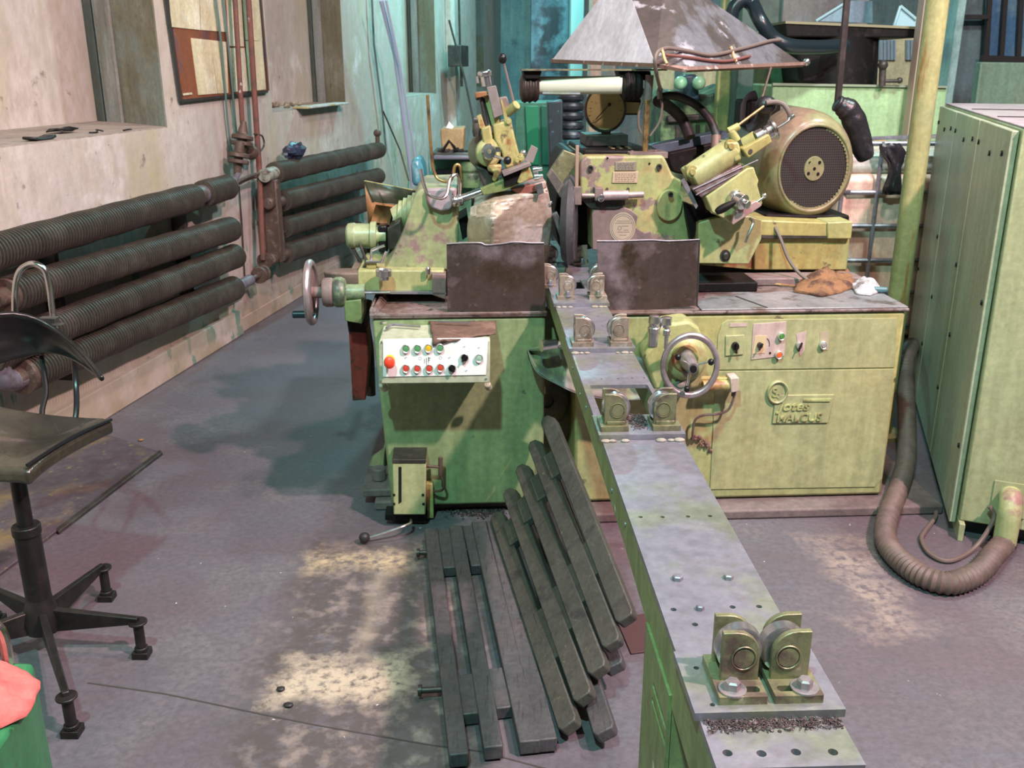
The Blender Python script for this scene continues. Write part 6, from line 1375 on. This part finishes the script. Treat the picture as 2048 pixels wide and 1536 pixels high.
# far columns
for nm, lab, px0, px1, y, m in (('hall_column', 'pinkish far column rising to the left of the hood', 1180, 1204, 10.5, mat('pink_column', (.56,.38,.30), [((.4,.28,.22), 3, .5, .7)], .6)),
                           ('hall_column', 'brown-grey far column edge touching the hood on its left', 1205, 1232, 11.0, mat('brown_column', (.30,.25,.24), [((.2,.16,.15), 3, .5, .7)], .6)),
                           ('hall_column', 'pale teal far column near the dark hanging box', 1140, 1166, 12.0, mat('teal_column', (.36,.52,.50), (), .6))):
    a = GF.y(px0, 132, y); b = GF.y(px1, 132, y)
    o = mk(nm, MB().box((a[0], y, 0), (b[0], y+.35, 5)), m, bevel=.01); tag(o, lab, 'column')
a = GF.y(1062, 132, 12.8); b = GF.y(1135, 132, 12.8)
o = mk('dark_doorway', MB().box((a[0], 12.8, 0), (b[0], 13.1, 4.6)), mat('dark_teal_panel', (.045,.09,.12), [((.12,.22,.26), 1.6, .52, .62), ((.02,.03,.04), 3, .5, .6)], .5)); tag(o, 'dark teal panel closing the far aisle beneath the hanging box', 'panel')

# machines seen under the hood
def p_lathe(r, c):
    y = 7.6
    for px in (1361, 1398): mk('round_head', MB().ball(Vector(GF.y(px, 166, y-.2))-c, .05, 14), mat('shiny_green_cap', (.30,.55,.35), (), .25) if px == 1361 else D.materials['shiny_green_cap'], r)
    sub(r, c, 'motor_block', [(1366,150),(1394,148),(1400,200),(1368,202)], y-.1, .2, mat('dark_blue_block', (.03,.06,.09), (), .4), bevel=.02)
    sub(r, c, 'cross_rail', [(1335,232),(1450,226),(1450,238),(1335,246)], y-.05, .1, M_dark, bevel=.01)
    for i in range(5): sub(r, c, 'front_slot', [(1352+i*20,250),(1360+i*20,250),(1360+i*20,285),(1352+i*20,285)], y-.02, .03, M_dark)
    sub(r, c, 'louvre', [(1430,185),(1462,185),(1462,225),(1430,225)], y-.02, .03, mat('louvre_dark', (.08,.12,.06), (), .5))
bgbox('green_lathe', 'mottled green machine seen behind the black coolant hoses', 'machine', [(1322,205),(1340,180),(1420,190),(1470,170),(1470,300),(1322,310)], 7.6, .8, M_midgreen, to_floor=True, parts=p_lathe)
bgbox('cream_cabinet', 'cream and rust-stained cabinet behind the lamp post', 'cabinet', [(1318,137),(1350,137),(1350,182),(1318,186)], 8.6, .5, mat('cream_rust_paint', (.60,.50,.32), [((.40,.22,.08), 3, .5, .7)], .6), to_floor=True)
bgbox('cream_cabinet', 'low cream cupboard showing beneath the hood, left of the lime post', 'cabinet', [(1385,137),(1440,137),(1440,176),(1385,172)], 9.2, .5, M_creamwall, to_floor=True)
a = GF.y(1452, 132, 7.2); o = mk('lime_post', MB().box((a[0]-.05, 7.2, 0), (a[0]+.05, 7.3, 2.4)), mat('lime_post_paint', (.32,.36,.14), [((.2,.22,.1), 5, .5, .7)], .5), bevel=.01); tag(o, 'slim lime-olive post standing beside the mottled green machine', 'post')
a = GF.y(1487, 132, 6.9); b = GF.y(1510, 132, 6.9)
o = mk('dark_teal_post', MB().box((a[0]-.04, 6.9, 0), (b[0], 7.1, 4.6)), M_darkgreen, bevel=.01); tag(o, 'wide dark teal post behind the right slope of the hood', 'post')
def p_press(r, c):
    y = 7.3
    sub(r, c, 'upper_body', [(1512,-60),(1566,-60),(1562,58),(1512,60)], y-.03, .5, M_darkgreen, bevel=.02)
    mk('lifting_eye', MB().torus(Vector(GF.y(1500, 52, y-.1))-c, (0,1,0), .025, .008, 20, 8), M_midgreen, r)
    sub(r, c, 'ledge', [(1496,60),(1568,60),(1568,66),(1496,66)], y-.06, .1, mat('ledge_green', (.18,.34,.20), (), .5), bevel=.005)
bgbox('green_press', 'deep green press body to the left of the black drum', 'machine', [(1498,60),(1590,60),(1590,300),(1500,300)], 7.3, .7, mat('press_green', (.12,.25,.13), [((.06,.12,.07), 3, .5, .7)], .5), to_floor=True, parts=p_press)
# vertical boring machine: drum, table, splash tank
def p_tank(r, c):
    y = 6.6
    mk('black_drum', MB().lathe(Vector(GF.y(1668, 170, y+.30))-c, (0,0,1), [(.28,-.05),(.28,.0),(.27,.15),(.26,.28),(.27,.36)], 40), M_oilblack, r)
    sub(r, c, 'drum_skirt', [(1590,75),(1762,75),(1748,170),(1600,170)], y+.10, .45, M_oilblack, bevel=.03)
    sub(r, c, 'table_plate', [(1571,46),(1832,58),(1832,76),(1571,74)], y+.05, .55, M_oilblack, bevel=.01)
    sub(r, c, 'table_edge', [(1571,42),(1832,53),(1832,58),(1571,47)], y+.04, .55, mat('olive_table_edge', (.22,.20,.12), (), .5))
    sub(r, c, 'tank_rim', [(1546,166),(1895,172),(1895,176),(1546,171)], y-.02, .04, mat('rim_green_grey', (.30,.36,.26), (), .4, .3))
    mk('valve_handle', MB().cyl(Vector(GF.y(1764,172,y-.05))-c, Vector(GF.y(1766,122,y-.05))-c, .022).ball(Vector(GF.y(1766,130,y-.06))-c, .032, 12).cyl(Vector(GF.y(1762,162,y-.05))-c, Vector(GF.y(1800,162,y-.05))-c, .012).ball(Vector(GF.y(1799,161,y-.05))-c, .02, 10), M_dark, r)
bgbox('pale_green_tank', 'pale green splash tank under a black round table, behind the motor', 'machine', [(1546,170),(1895,176),(1890,300),(1548,300)], 6.6, .62, M_palemach, to_floor=True, parts=p_tank)
o = mk('thick_air_hose', MB().tube([GF.y(1462,40,6.4), GF.y(1468,15,6.4), GF.y(1486,0,6.4), GF.y(1505,10,6.4), GF.y(1520,40,6.3), GF.y(1545,75,6.3), GF.y(1580,92,6.3), GF.y(1640,95,6.4), GF.y(1690,92,6.5)], .045, 14), mat('dark_blue_hose', (.012,.020,.026), (), .28)); tag(o, 'thick dark blue-black hose arching over to the black drum', 'hose')
# glazing and sheets above the table
for pts, lab, y in (([(1632,42),(1697,2),(1745,2),(1745,46)], 'blue-grey splash sheet tilted above the black table', 7.5), ([(1788,52),(1801,12),(1832,38),(1832,54)], 'light blue triangular sheet at the right of the black table', 7.2)):
    o = mk('splash_sheet', MB().pris([GF.y(a, b, y) for a, b in pts], (0,.02,0)), M_bluegrey if y > 7.3 else M_lightblue); tag(o, lab, 'splash sheet')
    mb = MB().tube([GF.y(*pts[0], y-.01), GF.y(*pts[1], y-.01)], .010, 6)
    if y < 7.3: mb.tube([GF.y(*pts[1], y-.01), GF.y(*pts[2], y-.01)], .010, 6)
    mk('sheet_edge', mb, M_lightblue, None).parent = o
bgbox('machine_column', 'tall grey machine column behind the black table', 'machine', [(1573,-80),(1748,-80),(1742,60),(1566,56)], 8.0, .6, mat('dark_grey_mottled', (.15,.15,.14), [((.16,.21,.24), 1.2, .45, .6), ((.05,.05,.04), 2.5, .6, .68)], .5), to_floor=True)
def p_cream(r, c):
    y = 9.4
    for px in (1758, 1812):
        pn = sub(r, c, 'ribbed_glass', [(px,80),(px+34,80),(px+34,120),(px,120)], y-.03, .03, mat('ribbed_glass_grey', (.20,.23,.26), (), .3) if px == 1758 else D.materials['ribbed_glass_grey'])
        for i in range(5): sub(r, c, 'glass_rib', [(px+3+i*7,80),(px+5+i*7,80),(px+5+i*7,120),(px+3+i*7,120)], y-.05, .03, M_bluegrey)
bgbox('cream_cupboard', 'cream cupboard with ribbed grey glass right of the black drum', 'cupboard', [(1745,60),(1900,60),(1900,300),(1745,300)], 9.4, .4, M_creamwall, to_floor=True, parts=p_cream)
# right background wall panels and windows
def bgpoly(name, pts, y, d, m, kind='structure', **k):
    o = mk(name, MB().pris([GF.y(a, b, y) for a, b in pts], (0, d, 0)), m, **k); o['kind'] = kind; return o
bgpoly('wall_right', [(1925,-120),(2110,-120),(2110,420),(1850,420)], 10.2, .2, mat('grey_teal_wall', (.16,.22,.24), [((.10,.11,.10), 1.2, .5, .6), ((.30,.36,.32), .8, .55, .65)], .6))
M_glass = mat('blue_daylight_glass', (.10,.20,.34), [((.30,.42,.48), 1.1, .5, .6)], .15)
w1 = bgpoly('window_1', [(1983,-120),(2110,-120),(2110,113),(1972,113)], 10.1, .06, M_glass)
mb = MB()
for a, b in (((1986,-120),(1972,116)), ((2018,-120),(2002,115)), ((2048,-120),(2036,115)), ((2080,-120),(2070,115))): mb.tube([GF.y(*a, 10.05), GF.y(*b, 10.05)], .03, 4, smooth=False)
mb.tube([GF.y(1962,118,10.04), GF.y(2110,122,10.04)], .05, 4, smooth=False)
mk('window_frame', mb, M_frame, w1)
o = mk('pale_teal_column', MB().box((GF.y(1900,132,8.8)[0], 8.8, 0), (GF.y(1916,132,8.8)[0], 9.0, 5)), mat('pale_teal_paint', (.36,.52,.50), [((.2,.3,.3), 3, .5, .7)], .5), bevel=.01); tag(o, 'pale teal steel column right of the yellow-green pole', 'column')
bgbox('green_partition', 'dull green sheet partition standing below the blue windows', 'partition', [(1962,124),(2110,126),(2110,260),(1950,260)], 8.2, .1, mat('dull_green_sheet', (.20,.30,.22), [((.26,.28,.2), 2, .5, .7, (1,1,.3))], .5), to_floor=True)
bgbox('blue_wall_panel', 'strip of blue panel between pole and pale teal column', 'panel', [(1886,-60),(1902,-60),(1896,120),(1884,120)], 9.25, .1, mat('blue_panel', (.08,.20,.36), (), .4), to_floor=True)
o = mk('wall_box_bar', MB().box(GF.y(1915,30,10.1), GF.y(1978,38,10.0)), M_frame); tag(o, 'dark horizontal bar high on the grey wall beside the windows', 'bar')
for ob in D.objects:
    if ob.type == 'MESH' and ob.data.polygons and ob.name.startswith('t.'): print('leftover', ob.name)

# chips swept against the pedestal and a few loose crumbs near the duckboard
random.seed(5); mb = MB()
for i in range(260):
    px = random.triangular(880, 1030, 960); py = random.gauss(1026, 5)
    p = Vector(GF.z(px, py, 0)); a = random.uniform(0, 6.28); L = random.uniform(.003, .009); d = Vector((math.cos(a), math.sin(a), random.uniform(0, .6)))*L
    mb.tube([p-d+Vector((0,0,.006)), p+Vector((0,0,.008)), p+d+Vector((0,0,.006))], .0009, 4, sub=2); mb.ball(p+Vector((0,0,.003)), random.uniform(.002, .005), 6)
tag(mk('metal_swarf', mb, M_chip), 'grey metal chips swept along the foot of the left pedestal', 'metal shavings', kind='stuff')
cr = None
for i, (px, py) in enumerate(((562,1381),(577,1413),(1012,790),(282,882),(640,545))):
    p = Vector(GF.z(px, py, 0))
    if i == 2: continue
    mb = MB().ball((0,0,.006), .011, 7, 1.3, .5); mb.v = [(x+.003*noise.noise(Vector((x*90,y*90,z*90+i))), y+.003*noise.noise(Vector((x*80,y*80,i))), max(z, 0)) for x, y, z in mb.v]
    lab = {0: 'dark rubber crumb on the pale worn floor patch, the upper one', 1: 'dark crumb just below the pale worn floor patch', 3: 'brown leaf-like scrap on the floor near the steel sheet corner', 4: 'orange-brown scrap on the floor in front of the side handwheel'}[i]
    o = mk('floor_scrap', mb, M_blackrub if i < 2 else M_rustorange, angle=60); o.location = p; tag(o, lab, 'scrap')
